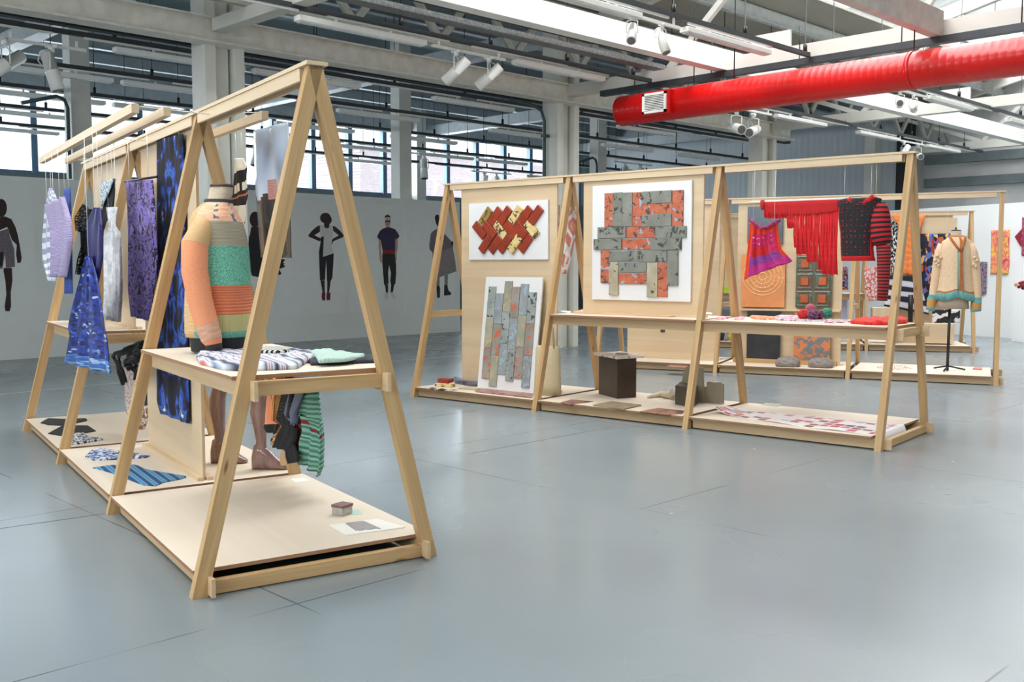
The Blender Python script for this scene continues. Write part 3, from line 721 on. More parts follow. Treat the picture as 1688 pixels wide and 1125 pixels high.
# ================================================================ NEAR RACK: things
ZR = 2.398
for v, ua, ub, lab, gl in ((.48, 1.42, 4.75, 'outer pale batten hung beside the near rack on the window side', 1), (.30, 1.45, 4.65, 'inner pale batten hung between outer batten and ridge of near rack', 1), (-.21, 1.28, 4.4, 'pale batten hung on the aisle side of the near rack', -1)):
    o = tag(MB().box(ua, ub, v-.02, v+.02, 2.325, 2.375).build('hanging_batten', PLY, frame=RL), lab, 'batten', 'battens hung beside the near rack ridge')
    for u in (ua+.06, 3.0, ub-.08): MB().tube([(u, v-gl*.02, 2.37), (u, gl*.05, 2.36)], .002, 4).build('tie_wire', WHITETHREAD, o)
zz = lambda p: zc(0, 280, 4.017, p)
LILAC = fab('lilac_pleated_weave', [(.2, (140, 118, 176)), (.5, (176, 160, 204)), (.8, (206, 198, 224))], (3, 40), 'wave', dist=2, bump=.7, bfreq=(0, 22))
SILVER = fab('silver_check_weave', [(.0, (150, 154, 186)), (.6, (228, 230, 236))], (5, 22), 'check', rough=.3, interp='CONSTANT')
BLUEW = fab('royal_blue_weave', [(.3, (28, 48, 120)), (.7, (70, 98, 176))], (6, 30), 'wave', dist=3)
cloth('hanging_textile', RL, zz([(330, 120), (302, 260), (285, 480), (290, 610), (325, 735)]), zz([(345, 125), (372, 190), (372, 480), (372, 620), (362, 740)]), .45, SILVER, 'silver and violet checked woven sample hanging outermost on the left', 'textile', zh=2.33, nth=1)
cloth('hanging_textile', RL, zz([(296, 235), (345, 400), (350, 560), (345, 708)]), zz([(420, 178), (462, 330), (470, 480), (428, 712)]), .53, LILAC, 'pleated lilac woven sample hanging in front of silver check', 'textile', zh=2.33, nth=3, amp=.02)
cloth('hanging_textile', RL, zz([(422, 132), (432, 400), (430, 820)]), zz([(464, 120), (472, 420), (476, 820)]), .44, BLUEW, 'narrow royal blue woven strip beside the lilac sample', 'textile', zh=2.33, nth=2, amp=.006)
z3 = lambda p: zc(0, 300, 3.517, p)
GREENBL = fab('green_black_openwork', [(.42, (20, 24, 24)), (.5, (42, 96, 78)), (.62, (96, 110, 96))], (9, 12), 'cells', alpha=((16, 14), .2, 1))
cloth('hanging_textile', RL, z3([(482, 128), (436, 205), (445, 285)]), z3([(510, 150), (524, 235), (505, 300)]), .34, GREENBL, 'small green and black openwork piece behind the leftmost post', 'textile', zh=2.33, nth=1, nv=10)
cloth('hanging_textile', RL, z3([(500, 300), (490, 330), (455, 450), (442, 535)]), z3([(516, 300), (520, 400), (500, 480), (484, 540)]), .345, GREENBL, 'green mesh offcut dangling below the small black openwork piece', 'textile', zh=2.33, nth=1, nv=10)
VIOLETSEQ = fab('violet_sequin_cloth', [(.25, (14, 12, 50)), (.55, (34, 28, 96)), (.8, (64, 58, 130))], (14, 30), rough=.35)
BLUESEQ = fab('blue_sequin_mesh', [(.2, (8, 14, 66)), (.45, (14, 30, 116)), (.7, (26, 56, 150)), (.84, (40, 80, 170)), (.9, (160, 176, 210))], (22, 50), 'voronoi', rough=.3)
cloth('hanging_textile', RL, z3([(545, 150), (508, 230), (512, 330), (520, 440), (555, 560)]), z3([(585, 150), (592, 250), (590, 440), (565, 585)]), .50, VIOLETSEQ, 'dark violet strip hanging above the long blue sequined cloth', 'textile', zh=2.33, nth=2, amp=.012)
cloth('hanging_textile', RL, z3([(508, 436), (480, 560), (430, 750), (408, 850), (420, 885), (384, 1052)]), z3([(522, 430), (560, 560), (600, 780), (622, 900), (656, 1118)]), .53, [BLUESEQ, fab('pale_blue_sequin_hem', [(.3, (40, 84, 160)), (.55, (80, 130, 190)), (.8, (150, 180, 206))], (12, 60), 'voronoi', rough=.3)], 'long flared royal blue sequined cloth hanging over the shelf end', 'textile', nu=20, nv=30, amp=.025, freq=3, zh=2.33, nth=1, mi=lambda a, b: 1 if b > .89 or (b > .8 and int(a*20) % 3 == 0 and int(b*30) % 2) else 0)
WHITESHEER = fab('white_sheer', [(.3, (206, 206, 208)), (.7, (238, 238, 240))], (5, 30), rough=.4, alpha=((8, 9), .55, .95))
cloth('hanging_textile', RL, zz([(708, 250), (735, 370), (700, 420), (702, 800), (696, 985)]), zz([(775, 245), (760, 370), (795, 420), (802, 800), (790, 1012)]), .30, WHITESHEER, 'translucent white sheer strip knotted near the top', 'textile', amp=.02, freq=3, zh=2.33, nth=2)
BWNET = fab('black_white_net', [(.04, (24, 24, 26)), (.06, (200, 214, 222))], (9, 9), 'cells')
cloth('hanging_textile', RL, zz([(666, 92), (668, 190), (672, 245)]), zz([(755, 56), (722, 150), (676, 240)]), .31, BWNET, 'black and white netted triangle hanging near the top', 'textile', zh=2.33, nth=2, nv=10, amp=.004)
cloth('hanging_textile', RL, zz([(760, 58), (700, 190), (672, 300), (670, 460)]), zz([(764, 64), (752, 220), (742, 310), (700, 340)]), .29, BLACKKNIT, 'plain black pointed cloth hanging behind the netted triangle', 'textile', zh=2.33, nth=1, nv=12, amp=.006)
LACE = fab('violet_black_lace', [(.42, (122, 104, 184)), (.47, (150, 130, 196)), (.505, (26, 20, 46)), (.55, (22, 18, 40)), (.58, (136, 112, 180)), (.75, (176, 146, 172))], (9, 14), mirror=2, detail=7, dist=1.2, interp='LINEAR')
o = cloth('hanging_textile', RL, zz([(836, 76), (850, 400), (852, 800), (872, 972)]), zz([(1008, 66), (1028, 350), (1038, 600), (988, 1002)]), .14, LACE, 'violet and black patterned lace panel hung on a dark rod', 'textile', zh=2.36, nth=2, amp=.008, nv=30)
a, b_ = RL.at_v(207, 299, .14), RL.at_v(256, 295, .14)
MB().tube([(a[0]+.03, .14, a[2]), (b_[0]-.05, .14, b_[2]+.01)], .008, 8).build('rod', BLACKPIPE, o)
SHIB = fab('blue_shibori_print', [(.40, (6, 8, 16)), (.49, (10, 14, 44)), (.53, (30, 58, 150)), (.60, (60, 110, 196)), (.65, (12, 18, 60)), (.70, (228, 232, 240))], (5.5, 12), mirror=2, detail=6, dist=.7)
cloth('hanging_textile', RL, [(258.8, 230), (259, 400), (259.4, 600), (260, 662), (266, 682)], [(301, 221), (303.5, 350), (306, 500), (309, 620), (311, 699)], .032, SHIB, 'long black and blue mirrored tie-dye length hung on the plywood panel', 'textile', amp=.008, nu=18, nv=44, zh=2.39, nth=2)
# knitted tube and glossy photograph on the other side
SOCKM = [fab('cream_knit', [(.3, (214, 206, 192)), (.7, (236, 230, 218))], (30, 90)), BLACKKNIT, fab('dotted_cream_knit', [(.13, (30, 28, 30)), (.16, (226, 220, 208))], (4, 9), 'dots'), M('copper_ring', (196, 110, 76), .35, .5)]
z7 = lambda p: zc(380, 180, 3.516, p)
sk = z7([(55, 292), (47, 345), (44, 420), (40, 500), (30, 548), (50, 566), (40, 620), (60, 690)]); sr = z7([(80, 285), (104, 330), (100, 400), (112, 500), (100, 556), (106, 620), (88, 690)])
cloth('hanging_textile', RL, sk, sr, -.30, SOCKM, 'narrow black and cream knitted tube hanging behind the sweater', 'textile', amp=.02, freq=1, nv=40, cup=.04, zh=2.33, nth=2,
      mi=lambda a, b: 0 if b < .21 else 1 if b < .34 else 0 if b < .44 and int(a*14) % 3 else 1 if b < .5 else 3 if b < .53 else 1 if b < .67 else 2)
PHOTO = [fab('photo_print_sky', [(.0, (40, 38, 40)), (.3, (62, 66, 74)), (.42, (150, 166, 188)), (.6, (206, 216, 228)), (1.0, (120, 136, 160))], (1, 1), 'noise', detail=2, rough=.15), fab('photo_print_dark', [(.2, (28, 26, 26)), (.7, (66, 60, 58))], (2, 3), rough=.15), fab('photo_print_swatch', [(.3, (176, 112, 100)), (.6, (140, 156, 168)), (.8, (160, 110, 104))], (3, 8), 'wave', dist=4, rough=.15)]
cloth('hanging_photograph', RL, z7([(135, 128), (140, 330), (148, 500), (186, 860)]), z7([(322, 72), (330, 300), (340, 560), (355, 862)]), -.32, PHOTO, 'large glossy photographic print hanging beside the tall near frame', 'photograph', amp=.02, freq=.8, thick=.002, nv=40, nu=20, zh=2.33, nth=2,
      mi=lambda a, b: 2 if (.42 < a < .66 and .40 < b < .55) else (0 if b < .5+.05*math.sin(a*9) else 1))
# hanging garments at the far side of the near shelf
zg = lambda p: zc(420, 620, 6.25, p)
PEACH = fab('peach_knit', [(.3, (228, 146, 104)), (.7, (236, 156, 114))], (30, 60), bump=.15, bfreq=(60, 0))
YCRO = fab('mustard_crochet', [(.2, (150, 112, 50)), (.5, (214, 182, 104))], (7, 22), 'cells', bump=.8, bfreq=(8, 22))
LATT = fab('dark_lattice_knit', [(.06, (190, 132, 104)), (.12, (34, 30, 32))], (9, 16), 'dots')
GREYR = fab('grey_blue_knit', [(.3, (84, 92, 112)), (.6, (140, 148, 168))], (4, 18), 'wave', dist=4, bump=.5, bfreq=(0, 20))
STRIPE = fab('red_grey_striped_knit', [(0, (120, 24, 24)), (.35, (130, 30, 28)), (.4, (150, 146, 156)), (.6, (84, 84, 104)), (.8, (156, 60, 56))], (5, 1), 'wavex', dist=.4, interp='LINEAR')
GREENK = fab('sea_green_wave_knit', [(.2, (70, 122, 106)), (.45, (104, 164, 144)), (.8, (132, 184, 166))], (1, 6), 'wave', dist=3, bump=.8, bfreq=(0, 8.5))
GT = fab('green_trim_band', [(.2, (120, 32, 28)), (.5, (224, 206, 182)), (.6, (40, 60, 54))], (12, 4), 'voronoi', interp='CONSTANT')
gl = 'knitwear samples hanging below the near shelf'
top = lambda x: (x, 10)
def garm(l, r, v, m, lab, mi=None, **k): return cloth('knitted_garment', RL, zg(l), zg(r), v, m, lab, 'knitwear', gl, mi=mi, nu=12, nv=30, **k)
garm([top(125), (147, 210), (132, 450), (104, 530), (140, 580)], [top(195), (216, 210), (200, 470), (252, 500), (215, 600)], -.40, [PEACH, BLACKKNIT], 'peach knitted sleeve with black cuff hanging under the shelf', lambda a, b: 0 if b < .78 else 1, amp=.02, freq=1)
garm([top(230), (206, 210), (184, 460)], [top(315), (282, 200), (240, 480)], -.41, YCRO, 'mustard crocheted strip hanging beside the peach sleeve', amp=.012)
garm([top(322), (286, 210), (236, 440), (300, 520)], [top(392), (382, 210), (356, 470), (410, 560)], -.38, LATT, 'dark lattice knit hanging between mustard strip and grey ruffle', amp=.015)
garm([top(398), (384, 200), (345, 390), (405, 470)], [top(525), (502, 200), (446, 370), (432, 500)], -.40, GREYR, 'ruffled grey blue knit hanging in the middle of the bunch', amp=.03, freq=2)
garm([(300, 480), (250, 600), (200, 735)], [(420, 540), (418, 640), (360, 775)], -.37, BLACKKNIT, 'black knitted hem folded under the dark lattice knit', amp=.02)
garm([(315, 770), (330, 850), (350, 905)], [(400, 700), (440, 800), (440, 890)], -.37, BLACKKNIT, 'lowest black knitted corner of the bunch beside the wedge shoe', amp=.01)
garm([(245, 490), (222, 590), (190, 640), (178, 690)], [(300, 495), (275, 590), (240, 690), (205, 720)], -.42, fab('gold_frill_knit', [(.3, (206, 160, 112)), (.5, (40, 30, 30)), (.62, (180, 90, 70)), (.75, (110, 150, 120))], (6, 9), 'voronoi', interp='CONSTANT'), 'multicoloured frilled knit edge hanging over black hem', amp=.015)
garm([(275, 775), (272, 860), (282, 925)], [(312, 775), (330, 870), (325, 925)], -.41, fab('ivory_frill', [(.3, (196, 160, 120)), (.6, (236, 214, 180))], (4, 18), 'cells'), 'narrow ivory frill hanging lowest beside the wedge shoe', amp=.01)
garm([(430, 395), (424, 540), (398, 690), (378, 800), (380, 850)], [(505, 405), (496, 560), (474, 695), (470, 790), (438, 890)], -.43, [STRIPE, BLACKKNIT], 'red and grey striped knitted sleeve with black cuff', lambda a, b: 0 if b < .62 else 1, amp=.02, freq=1)
garm([(520, 10), (500, 200), (430, 390), (500, 400), (520, 560), (482, 650), (468, 900)], [(645, 10), (658, 200), (690, 440), (702, 620), (716, 960), (686, 1035)], -.42, [GREENK, GT], 'sea green wavy ribbed knit scarf hanging on the right of the bunch', lambda a, b: 1 if .56 < b < .61 else 0, amp=.025, freq=2)
# things on the near shelf
SH = .98
zt = lambda p: zc(300, 560, 4.965, p)
CARD = fab('striped_blue_white_knit', [(.0, (44, 52, 78)), (.16, (206, 214, 228)), (.3, (110, 122, 150)), (.42, (214, 220, 230)), (.55, (196, 84, 66)), (.62, (206, 214, 228)), (.8, (78, 88, 116)), (1, (220, 226, 232))], (.7, 1.0), 'wave', dist=9, detail=3)
MINTK = fab('mint_cable_knit', [(.3, (118, 148, 142)), (.6, (188, 212, 202))], (30, 14), 'wave', dist=1.5, bump=.8, bfreq=(10, 14))
flat('folded_knitwear', RL, zt([(120, 165), (150, 130), (370, 95), (620, 95), (800, 112), (1000, 125), (1095, 140), (1085, 178), (1010, 200), (940, 245), (700, 255), (460, 262), (330, 252), (150, 208)]), SH, .032, CARD, 'folded blue, white and red striped cardigan lying on the near shelf', 'knitwear', bumpy=.014)
flat('folded_knitwear', RL, zt([(1060, 215), (1020, 170), (1110, 120), (1330, 130), (1600, 160), (1608, 192), (1300, 206)]), SH, .02, NAVYKNIT, 'navy knit lying under the mint textured knit on the near shelf', 'knitwear', bumpy=.004)
flat('folded_knitwear', RL, zt([(1050, 118), (1150, 95), (1250, 110), (1500, 152), (1330, 185), (1120, 195), (1100, 160)]), SH+.02, .02, MINTK, 'pale mint textured knit lying on the navy knit', 'knitwear', bumpy=.006)
flat('folded_knitwear', RL, zt([(600, 95), (740, 84), (880, 92), (870, 110), (780, 116), (610, 120)]), SH+.03, .022, [fab('black_white_laced_knit', [(.5, (28, 28, 30)), (.52, (222, 220, 210))], (10, 2), 'wavex', interp='CONSTANT')], 'small black and white laced strap lying on top of the striped cardigan', 'knitwear')
# mannequin torso with the colour block sweater
FD = Vector((-.549, -.836, 0)); SD = Vector((FD.y, -FD.x, 0))     # facing, and its side (towards camera when negative)
if (RL.U[0]*SD.x+RL.V[0]*SD.y)*_F[0] + (RL.U[1]*SD.x+RL.V[1]*SD.y)*_F[1] > 0: SD = -SD   # SD points to the camera
MC = Vector((1.36, .06, 0))
def ring(z, f0, f1, s, n=28, off=0, p=2.3):
    """super-ellipse ring, front at +f1, back at -f0 along the facing direction"""
    out = []
    for k in range(n):
        th = 2*math.pi*k/n; c, sn = math.cos(th), math.sin(th)
        c2 = abs(c)**(2/p)*(1 if c >= 0 else -1); s2 = abs(sn)**(2/p)*(1 if sn >= 0 else -1)
        P = MC + FD*(off + c2*(f1 if c2 > 0 else f0)) + SD*(s2*s); out.append((P.x, P.y, z))
    return out
t = root('mannequin', RL, (MC.x, MC.y, SH), 'headless fabric mannequin torso standing on the near shelf', 'mannequin')
LINEN = fab('mannequin_linen', [(.3, (176, 160, 138)), (.7, (196, 180, 158))], (40, 40))
MB().rings([ring(SH+.001, .12, .12, .15), ring(1.05, .12, .12, .15), ring(1.2, .1, .12, .13), ring(1.55, .11, .12, .15), ring(1.74, .09, .09, .17), ring(1.80, .075, .07, .12), ring(1.835, .062, .062, .066, off=.01), ring(1.93, .066, .062, .064, off=.035)]).build('torso', LINEN, t)
MB().rings([ring(1.93, .068, .064, .066, off=.035), ring(1.944, .066, .062, .064, off=.035), ring(1.948, .05, .05, .05, off=.035)]).build('neck_cap', M('dark_cap', (70, 50, 40), .5), t)
KM = [fab('charcoal_rib_hem', [(.3, (40, 40, 46)), (.7, (58, 58, 66))], (120, 4), bump=.4, bfreq=(60, 0)),
      fab('mint_knit', [(.03, (84, 152, 130)), (.12, (118, 188, 164))], (64, 84), 'cells', bump=.5, bfreq=(64, 84)),
      fab('olive_rib_knit', [(.3, (178, 172, 112)), (.7, (206, 198, 140))], (90, 3), 'wavex', bump=.5, bfreq=(50, 0)),
      fab('coral_ripple_knit', [(.1, (214, 112, 72)), (.6, (238, 138, 98))], (2, 22), 'wave', dist=3, bump=.8, bfreq=(0, 22)),
      fab('taupe_stripe_knit', [(.35, (132, 124, 106)), (.6, (184, 172, 150))], (1, 44), 'wave', dist=.3),
      fab('peach_yoke_knit', [(.3, (222, 150, 110)), (.5, (240, 184, 150)), (.68, (242, 206, 184))], (10, 30)),
      fab('cream_rib_knit', [(.3, (206, 160, 112)), (.6, (240, 200, 148))], (1, 60), 'wave', bump=.5, bfreq=(0, 60)),
      fab('grey_lace_trim', [(.4, (98, 112, 122)), (.5, (232, 196, 170))], (20, 40), 'voronoi', interp='CONSTANT')]
sec = [(.992, .15, .135, .165), (1.07, .16, .14, .17), (1.075, .18, .165, .185), (1.11, .185, .175, .19), (1.205, .185, .18, .19), (1.3, .18, .182, .19), (1.37, .175, .18, .19), (1.48, .16, .175, .192), (1.59, .15, .168, .195), (1.66, .15, .155, .2), (1.73, .145, .13, .2), (1.78, .125, .10, .18), (1.815, .10, .08, .13), (1.838, .078, .074, .085), (1.858, .074, .072, .076)]
rs = [ring(z, f0, f1, s, off=.0 if z < 1.7 else (z-1.7)*.08) for z, f0, f1, s in sec]
def kmi(i, k):
    z = (sec[i][0]+sec[i+1][0])/2; th = 2*math.pi*k/28; back = math.cos(th) < -.35
    if z < 1.073: return 0
    if z > 1.835: return 0
    if back: return 6
    if z < 1.11: return 1
    if z < 1.205: return 2
    if z < 1.37: return 3
    if z < 1.59: return 1
    if z < 1.73: return 4
    return 7 if k % 4 == 1 else 5
# sweater keeps an open bottom and neck
o = root('knitted_sweater', RL, (MC.x, MC.y, 1.0), 'colour block knitted sweater in peach, mint and coral on the near mannequin', 'sweater')
mb = MB().rings(rs, kmi, cap=False); mb.build('sweater_body', KM, o, thick=.006)
def sleeve(side, name='sleeve'):
    S = SD*side
    P = [MC+S*.13-FD*.01+Vector((0,0,1.745)), MC+S*.18-FD*.03+Vector((0,0,1.685)), MC+S*.22-FD*.06+Vector((0,0,1.60)), MC+S*.235-FD*.06+Vector((0,0,1.45)), MC+S*.24-FD*.035+Vector((0,0,1.3)), MC+S*.24-FD*.0+Vector((0,0,1.16)), MC+S*.235+FD*.025+Vector((0,0,1.075)), MC+S*.235+FD*.035+Vector((0,0,1.045)), MC+S*.235+FD*.04+Vector((0,0,.985))]
    R_ = [.045, .062, .072, .07, .066, .062, .056, .044, .043]
    mb = MB().tube(P, R_, 18, cap=False)
    sm = [KM[6], PEACH, fab('dusty_pink_knit', [(.3, (196, 146, 120)), (.7, (216, 168, 142))], (6, 60)), fab('peach_grey_stripe', [(.4, (222, 138, 98)), (.6, (140, 148, 138))], (1, 6), 'wave', interp='CONSTANT'), KM[0]]
    mb.mi = [[0, 0, 1, 1, 1, 2, 3, 4][i//18] for i in range(len(mb.f))]
    return mb.build(name, sm, o, thick=.005)
sleeve(1); sleeve(-1)
# leg mannequins on the second deck
DK = .112
MAUVE = M('glossy_mauve_painted_glints', (140, 112, 106), .14, var=.3, vscale=9, coat=.6, stretch=(3, 3, .6))  # upright streaks in the colour imitate highlights on the lacquer
t = root('leg_mannequin', RL, (2.2, -.33, DK), 'glossy mauve mannequin legs in wedge shoes standing on the second deck', 'mannequin')
def leg(ax, ay):
    A = Vector((ax, ay, 0))
    spec = [(DK+.12, -.022, .040, .036), (DK+.15, -.024, .038, .033), (DK+.19, -.022, .036, .033), (DK+.28, -.028, .045, .043), (DK+.38, -.036, .058, .053), (DK+.46, -.03, .056, .052), (DK+.52, -.012, .054, .052), (DK+.58, -.008, .062, .058), (DK+.70, -.008, .074, .068), (DK+.79, -.008, .08, .074)]
    rs = []
    for z, off, f, s in spec:
        rs.append([tuple(A + FD*(off+f*math.cos(2*math.pi*k/18)) + SD*(s*math.sin(2*math.pi*k/18)) + Vector((0,0,z))) for k in range(18)])
    MB().rings(rs).build('leg', MAUVE, t)
    # foot with wedge shoe: rings along the facing direction
    fr = []
    for x, w, zt, zb in ((-.085, .02, .10, .0), (-.07, .034, .165, .0), (-.02, .038, .175, .0), (.03, .037, .135, .0), (.08, .043, .085, .0), (.12, .042, .052, .0), (.15, .032, .034, .0), (.168, .012, .024, .004)):
        r = []
        for k in range(16):
            th = 2*math.pi*k/16; c, sn = math.cos(th), math.sin(th)
            zz_ = DK + (zb+zt)/2 + (zt-zb)/2*(abs(sn)**.8)*(1 if sn > 0 else -1)
            P = A + FD*x + SD*(w*(abs(c)**.7)*(1 if c > 0 else -1)); r.append((P.x, P.y, zz_))
        fr.append(r)
    MB().rings(fr).build('wedge_shoe', MAUVE, t)
leg(2.42, -.27); leg(2.06, -.44)
# small things on the decks
def on(F, z, pts): return [F.at_z(x, y, z)[:2] for x, y in pts]
TIN = M('tin_box_silver', (176, 172, 166), .35, .5, var=.2, vscale=40)
bp = on(RL, DK, [(552, 848), (564, 852), (580, 847)])
e1 = Vector((*bp[1], 0))-Vector((*bp[0], 0)); c0 = Vector((bp[1][0], bp[1][1], 0)); d1 = (Vector((*bp[2], 0))-c0).normalized(); d2 = Vector((-d1.y, d1.x, 0))
if d2.dot(e1) > 0: d2 = -d2
def obox(c, d1, d2, a, b): return [tuple((c+d1*x+d2*y).xy) for x, y in ((0, 0), (a, 0), (a, b), (0, b))]
t = root('tin_box', RL, (c0.x, c0.y, DK), 'small silver tin box with patterned lid on the nearest deck', 'box')
MB().prism(obox(c0, d1, d2, .085, .075), 'z', DK, DK+.042).build('box_body', TIN, t, bevel=.003)
MB().prism([tuple((c0+d1*x+d2*y).xy) for x, y in ((-.003, -.003), (.088, -.003), (.088, .078), (-.003, .078))], 'z', DK+.042, DK+.058).build('lid', fab('tin_lid_pattern', [(.3, (120, 84, 80)), (.6, (190, 150, 140))], (30, 30), 'cells', rough=.4), t, bevel=.002)
flat('card', RL, [(578, 849), (598, 848), (590, 840), (577, 843)], DK, .002, M('mint_card', (168, 206, 190), .7, var=0), 'mint green card lying beside the tin box', 'card', round_=0)
flat('leaflet', RL, [(543, 868), (571, 884), (668, 871), (622, 857)], DK, .006, M('white_card', (226, 224, 218), .6, var=0), 'white open leaflet near the front edge of the nearest deck', 'leaflet', round_=0)
flat('photo_card', RL, zc(160, 760, 2.813, [(1150, 290), (1200, 325), (1315, 315), (1235, 280)]), DK+.006, .002, fab('stripe_photo', [(.2, (60, 60, 80)), (.4, (150, 90, 90)), (.6, (90, 140, 150)), (.8, (210, 200, 190))], (5, 1), 'wavex', dist=3, rough=.3), 'photograph of striped fabric lying on the white leaflet', 'photograph', round_=0)
flat('label_card', RL, [(479, 791), (488, 796), (511, 793), (500, 788)], DK, .002, M('white_card', (226, 224, 218)), 'small white label card at the back corner of the nearest deck', 'card', round_=0)
zd = lambda p: zc(0, 520, 3.309, p)
flat('fabric_swatch', RL, zd([(222, 590), (262, 568), (350, 572), (400, 570), (470, 568), (475, 578), (400, 594), (350, 605), (262, 600)]), DK, .012, fab('black_cable_knit', [(.3, (18, 19, 22)), (.7, (44, 46, 50))], (30, 12), bump=.8, bfreq=(10, 12)), 'black cabled knit swatch at the back of the farthest near-rack deck', 'swatch')
flat('fabric_swatch', RL, zd([(262, 648), (340, 605), (440, 604), (480, 605), (525, 635), (430, 650), (330, 660)]), DK, .008, BLACKKNIT, 'plain black diamond knit swatch between cabled and speckled swatches', 'swatch')
flat('fabric_swatch', RL, zd([(372, 712), (385, 680), (410, 650), (450, 645), (480, 668), (565, 682), (440, 704)]), DK, .015, fab('speckled_knit', [(.45, (48, 50, 66)), (.5, (206, 206, 212))], (26, 26), 'voronoi', interp='CONSTANT'), 'black and white speckled knit swatch by the second post', 'swatch', bumpy=.004)
flat('fabric_swatch', RL, zd([(465, 775), (500, 738), (550, 728), (640, 745), (820, 768), (800, 780), (640, 790), (510, 795)]), DK, .010, fab('blue_white_spot_knit', [(.35, (36, 54, 104)), (.5, (120, 140, 178)), (.7, (214, 220, 230))], (26, 22), 'voronoi'), 'blue and white speckled pointed swatch on the second deck', 'swatch')
flat('fabric_swatch', RL, zd([(505, 835), (600, 820), (740, 818), (800, 845), (1020, 882), (1010, 892), (890, 915), (850, 935), (780, 930), (680, 890), (600, 860)]), DK, .006, fab('blue_stripe_weave', [(.2, (22, 58, 104)), (.45, (44, 112, 160)), (.7, (112, 168, 200)), (.9, (60, 120, 160))], (.5, 2.2), 'wave', dist=3), 'bright blue striped woven cloth spread on the second deck', 'swatch')
# garments hanging below the far shelf of the near rack
BL = fab('black_loops_knit', [(.3, (14, 14, 16)), (.7, (32, 32, 36))], (8, 30), bump=.6, bfreq=(0, 12))
t = root('knitted_garment', RL, (4.1, 0, .9), 'black looped strap garment hanging below the far shelf', 'knitwear')
zk = lambda p: zc(180, 560, 7.031, p)
for i, pts in enumerate([[(395, 30), (300, 60), (180, 120), (60, 170), (40, 230), (100, 290), (130, 380), (160, 520)], [(390, 60), (290, 110), (200, 150), (110, 180), (90, 240), (160, 340), (175, 500)], [(385, 95), (310, 140), (230, 180), (190, 250), (250, 330)], [(380, 130), (320, 180), (260, 230), (230, 290), (290, 350), (300, 470)], [(370, 170), (330, 220), (300, 280), (300, 340)], [(350, 210), (280, 240), (200, 270), (190, 300), (240, 340)]]):
    P = [RL.at_v(x, y, .02+.015*i) for x, y in zk(pts)]
    P = [tuple(p) for p in resample(P, 14)]
    MB().tube([(p[0], .02+.015*i+.012*math.sin(k*1.7+i), p[2]) for k, p in enumerate(P)], .016, 8).build('strap', BL, t)
cloth('knitted_garment', RL, zk([(175, 330), (180, 500), (185, 700), (200, 850), (300, 1040)]), zk([(330, 340), (450, 600), (460, 760), (455, 900), (395, 1045)]), -.02, [fab('blush_lace', [(.3, (176, 150, 146)), (.6, (222, 206, 200))], (20, 30), alpha=((20, 26), .5, 1)), BLACKKNIT, fab('rust_lace', [(.4, (120, 84, 66)), (.6, (206, 184, 172))], (14, 20), 'voronoi')],
      'pale blush lace dress with black trim hanging under the far shelf', 'knitwear', nv=34, mi=lambda a, b: 1 if (a > .86 and b < .6) or (b > .78 and a < .5) else 2 if b > .62 else 0, zh=.86, nth=2)
# ================================================================ PRINTED FIGURE BANNERS ON THE BACK WALL
BAN = M('banner_paper', (234, 238, 236), .6, var=.02); SKIN = M('printed_dark_brown', (52, 34, 34), .6, var=.2, vscale=5); SKIN2 = M('printed_skin_pink', (190, 150, 140), .6, var=.1); PBLK = M('printed_black', (24, 25, 29), .6, var=.1); PWH = M('printed_white', (212, 214, 212), .6, var=.03)
PNAVY = M('printed_purple_navy', (46, 34, 72), .6, var=.25, vscale=30); PRED = M('printed_red', (150, 24, 30), .6, var=.1); PGREY = M('printed_grey_check', (112, 104, 112), .6, var=.4, vscale=50); PTAUPE = M('printed_taupe', (140, 130, 130), .6, var=.1); PDRED = M('printed_dark_red', (104, 16, 26), .6)
YB = 16.6
BM = [BAN, SKIN, SKIN2, PBLK, PWH, PNAVY, PRED, PGREY, PTAUPE, PDRED]
def banner(xl, xr, polys, label, cv):
    """xl, xr in metres along the wall; polys (material index, points in the photo's zoom) drawn flat on the sheet"""
    mb = MB().box(xl, xr, YB-.004, YB-.001, .52, 2.72)
    for i, (mi, pts) in enumerate(polys):
        P = []
        for x, y in cv(pts):
            q = at_plane(x, y, (0, YB, 0), (0, 1, 0)); P.append((float(q[0]), float(q[2])))
        e = YB-.0045-.0003*i
        b = len(mb.v); mb.v += [(p[0], e, p[1]) for p in P]
        mb.face(list(range(b, b+len(P))), [(0, 0)]*len(P), mi)
    return tag(mb.build('figure_banner', BM), label, 'printed banner', 'figure banners on the back wall')
def oval(cx, cy, rx, ry, n=16): return [(cx+rx*math.cos(2*math.pi*k/n), cy+ry*math.sin(2*math.pi*k/n)) for k in range(n)]
c1 = lambda p: zc(0, 310, 5.114, p); c2 = lambda p: zc(500, 340, 6.6177, p); c3 = lambda p: zc(610, 340, 7.03, p); c4_ = lambda p: zc(690, 340, 7.03, p)
banner(4.0, 5.75, [(1, oval(10, 170, 48, 78)), (1, [(-60, 260), (40, 240), (95, 262), (130, 330), (150, 400), (165, 480), (182, 590), (175, 630), (145, 635), (135, 560), (140, 480), (100, 440), (60, 330), (-60, 380)]),
                  (7, [(-60, 380), (0, 365), (75, 340), (80, 400), (120, 520), (125, 665), (50, 675), (40, 560), (20, 680), (-60, 690)]), (1, [(30, 675), (100, 675), (104, 780), (90, 880), (92, 1000), (80, 1040), (45, 1040), (38, 1000), (52, 900), (45, 790), (28, 700)]), (3, [(-60, 545), (30, 540), (20, 660), (-60, 670)])],
       'banner of a person in short patterned outfit, at the far left', c1)
banner(7.0, 8.8, [(1, zc(0, 0, 1, [(143, 345), (152, 345), (158, 362), (150, 380), (140, 372)])), (3, [(132, 380), (160, 380), (168, 440), (160, 480), (135, 470)]), (1, [(138, 470), (158, 475), (154, 515), (142, 515)])],
       'banner of a person partly hidden behind the near rack posts', lambda p: p)
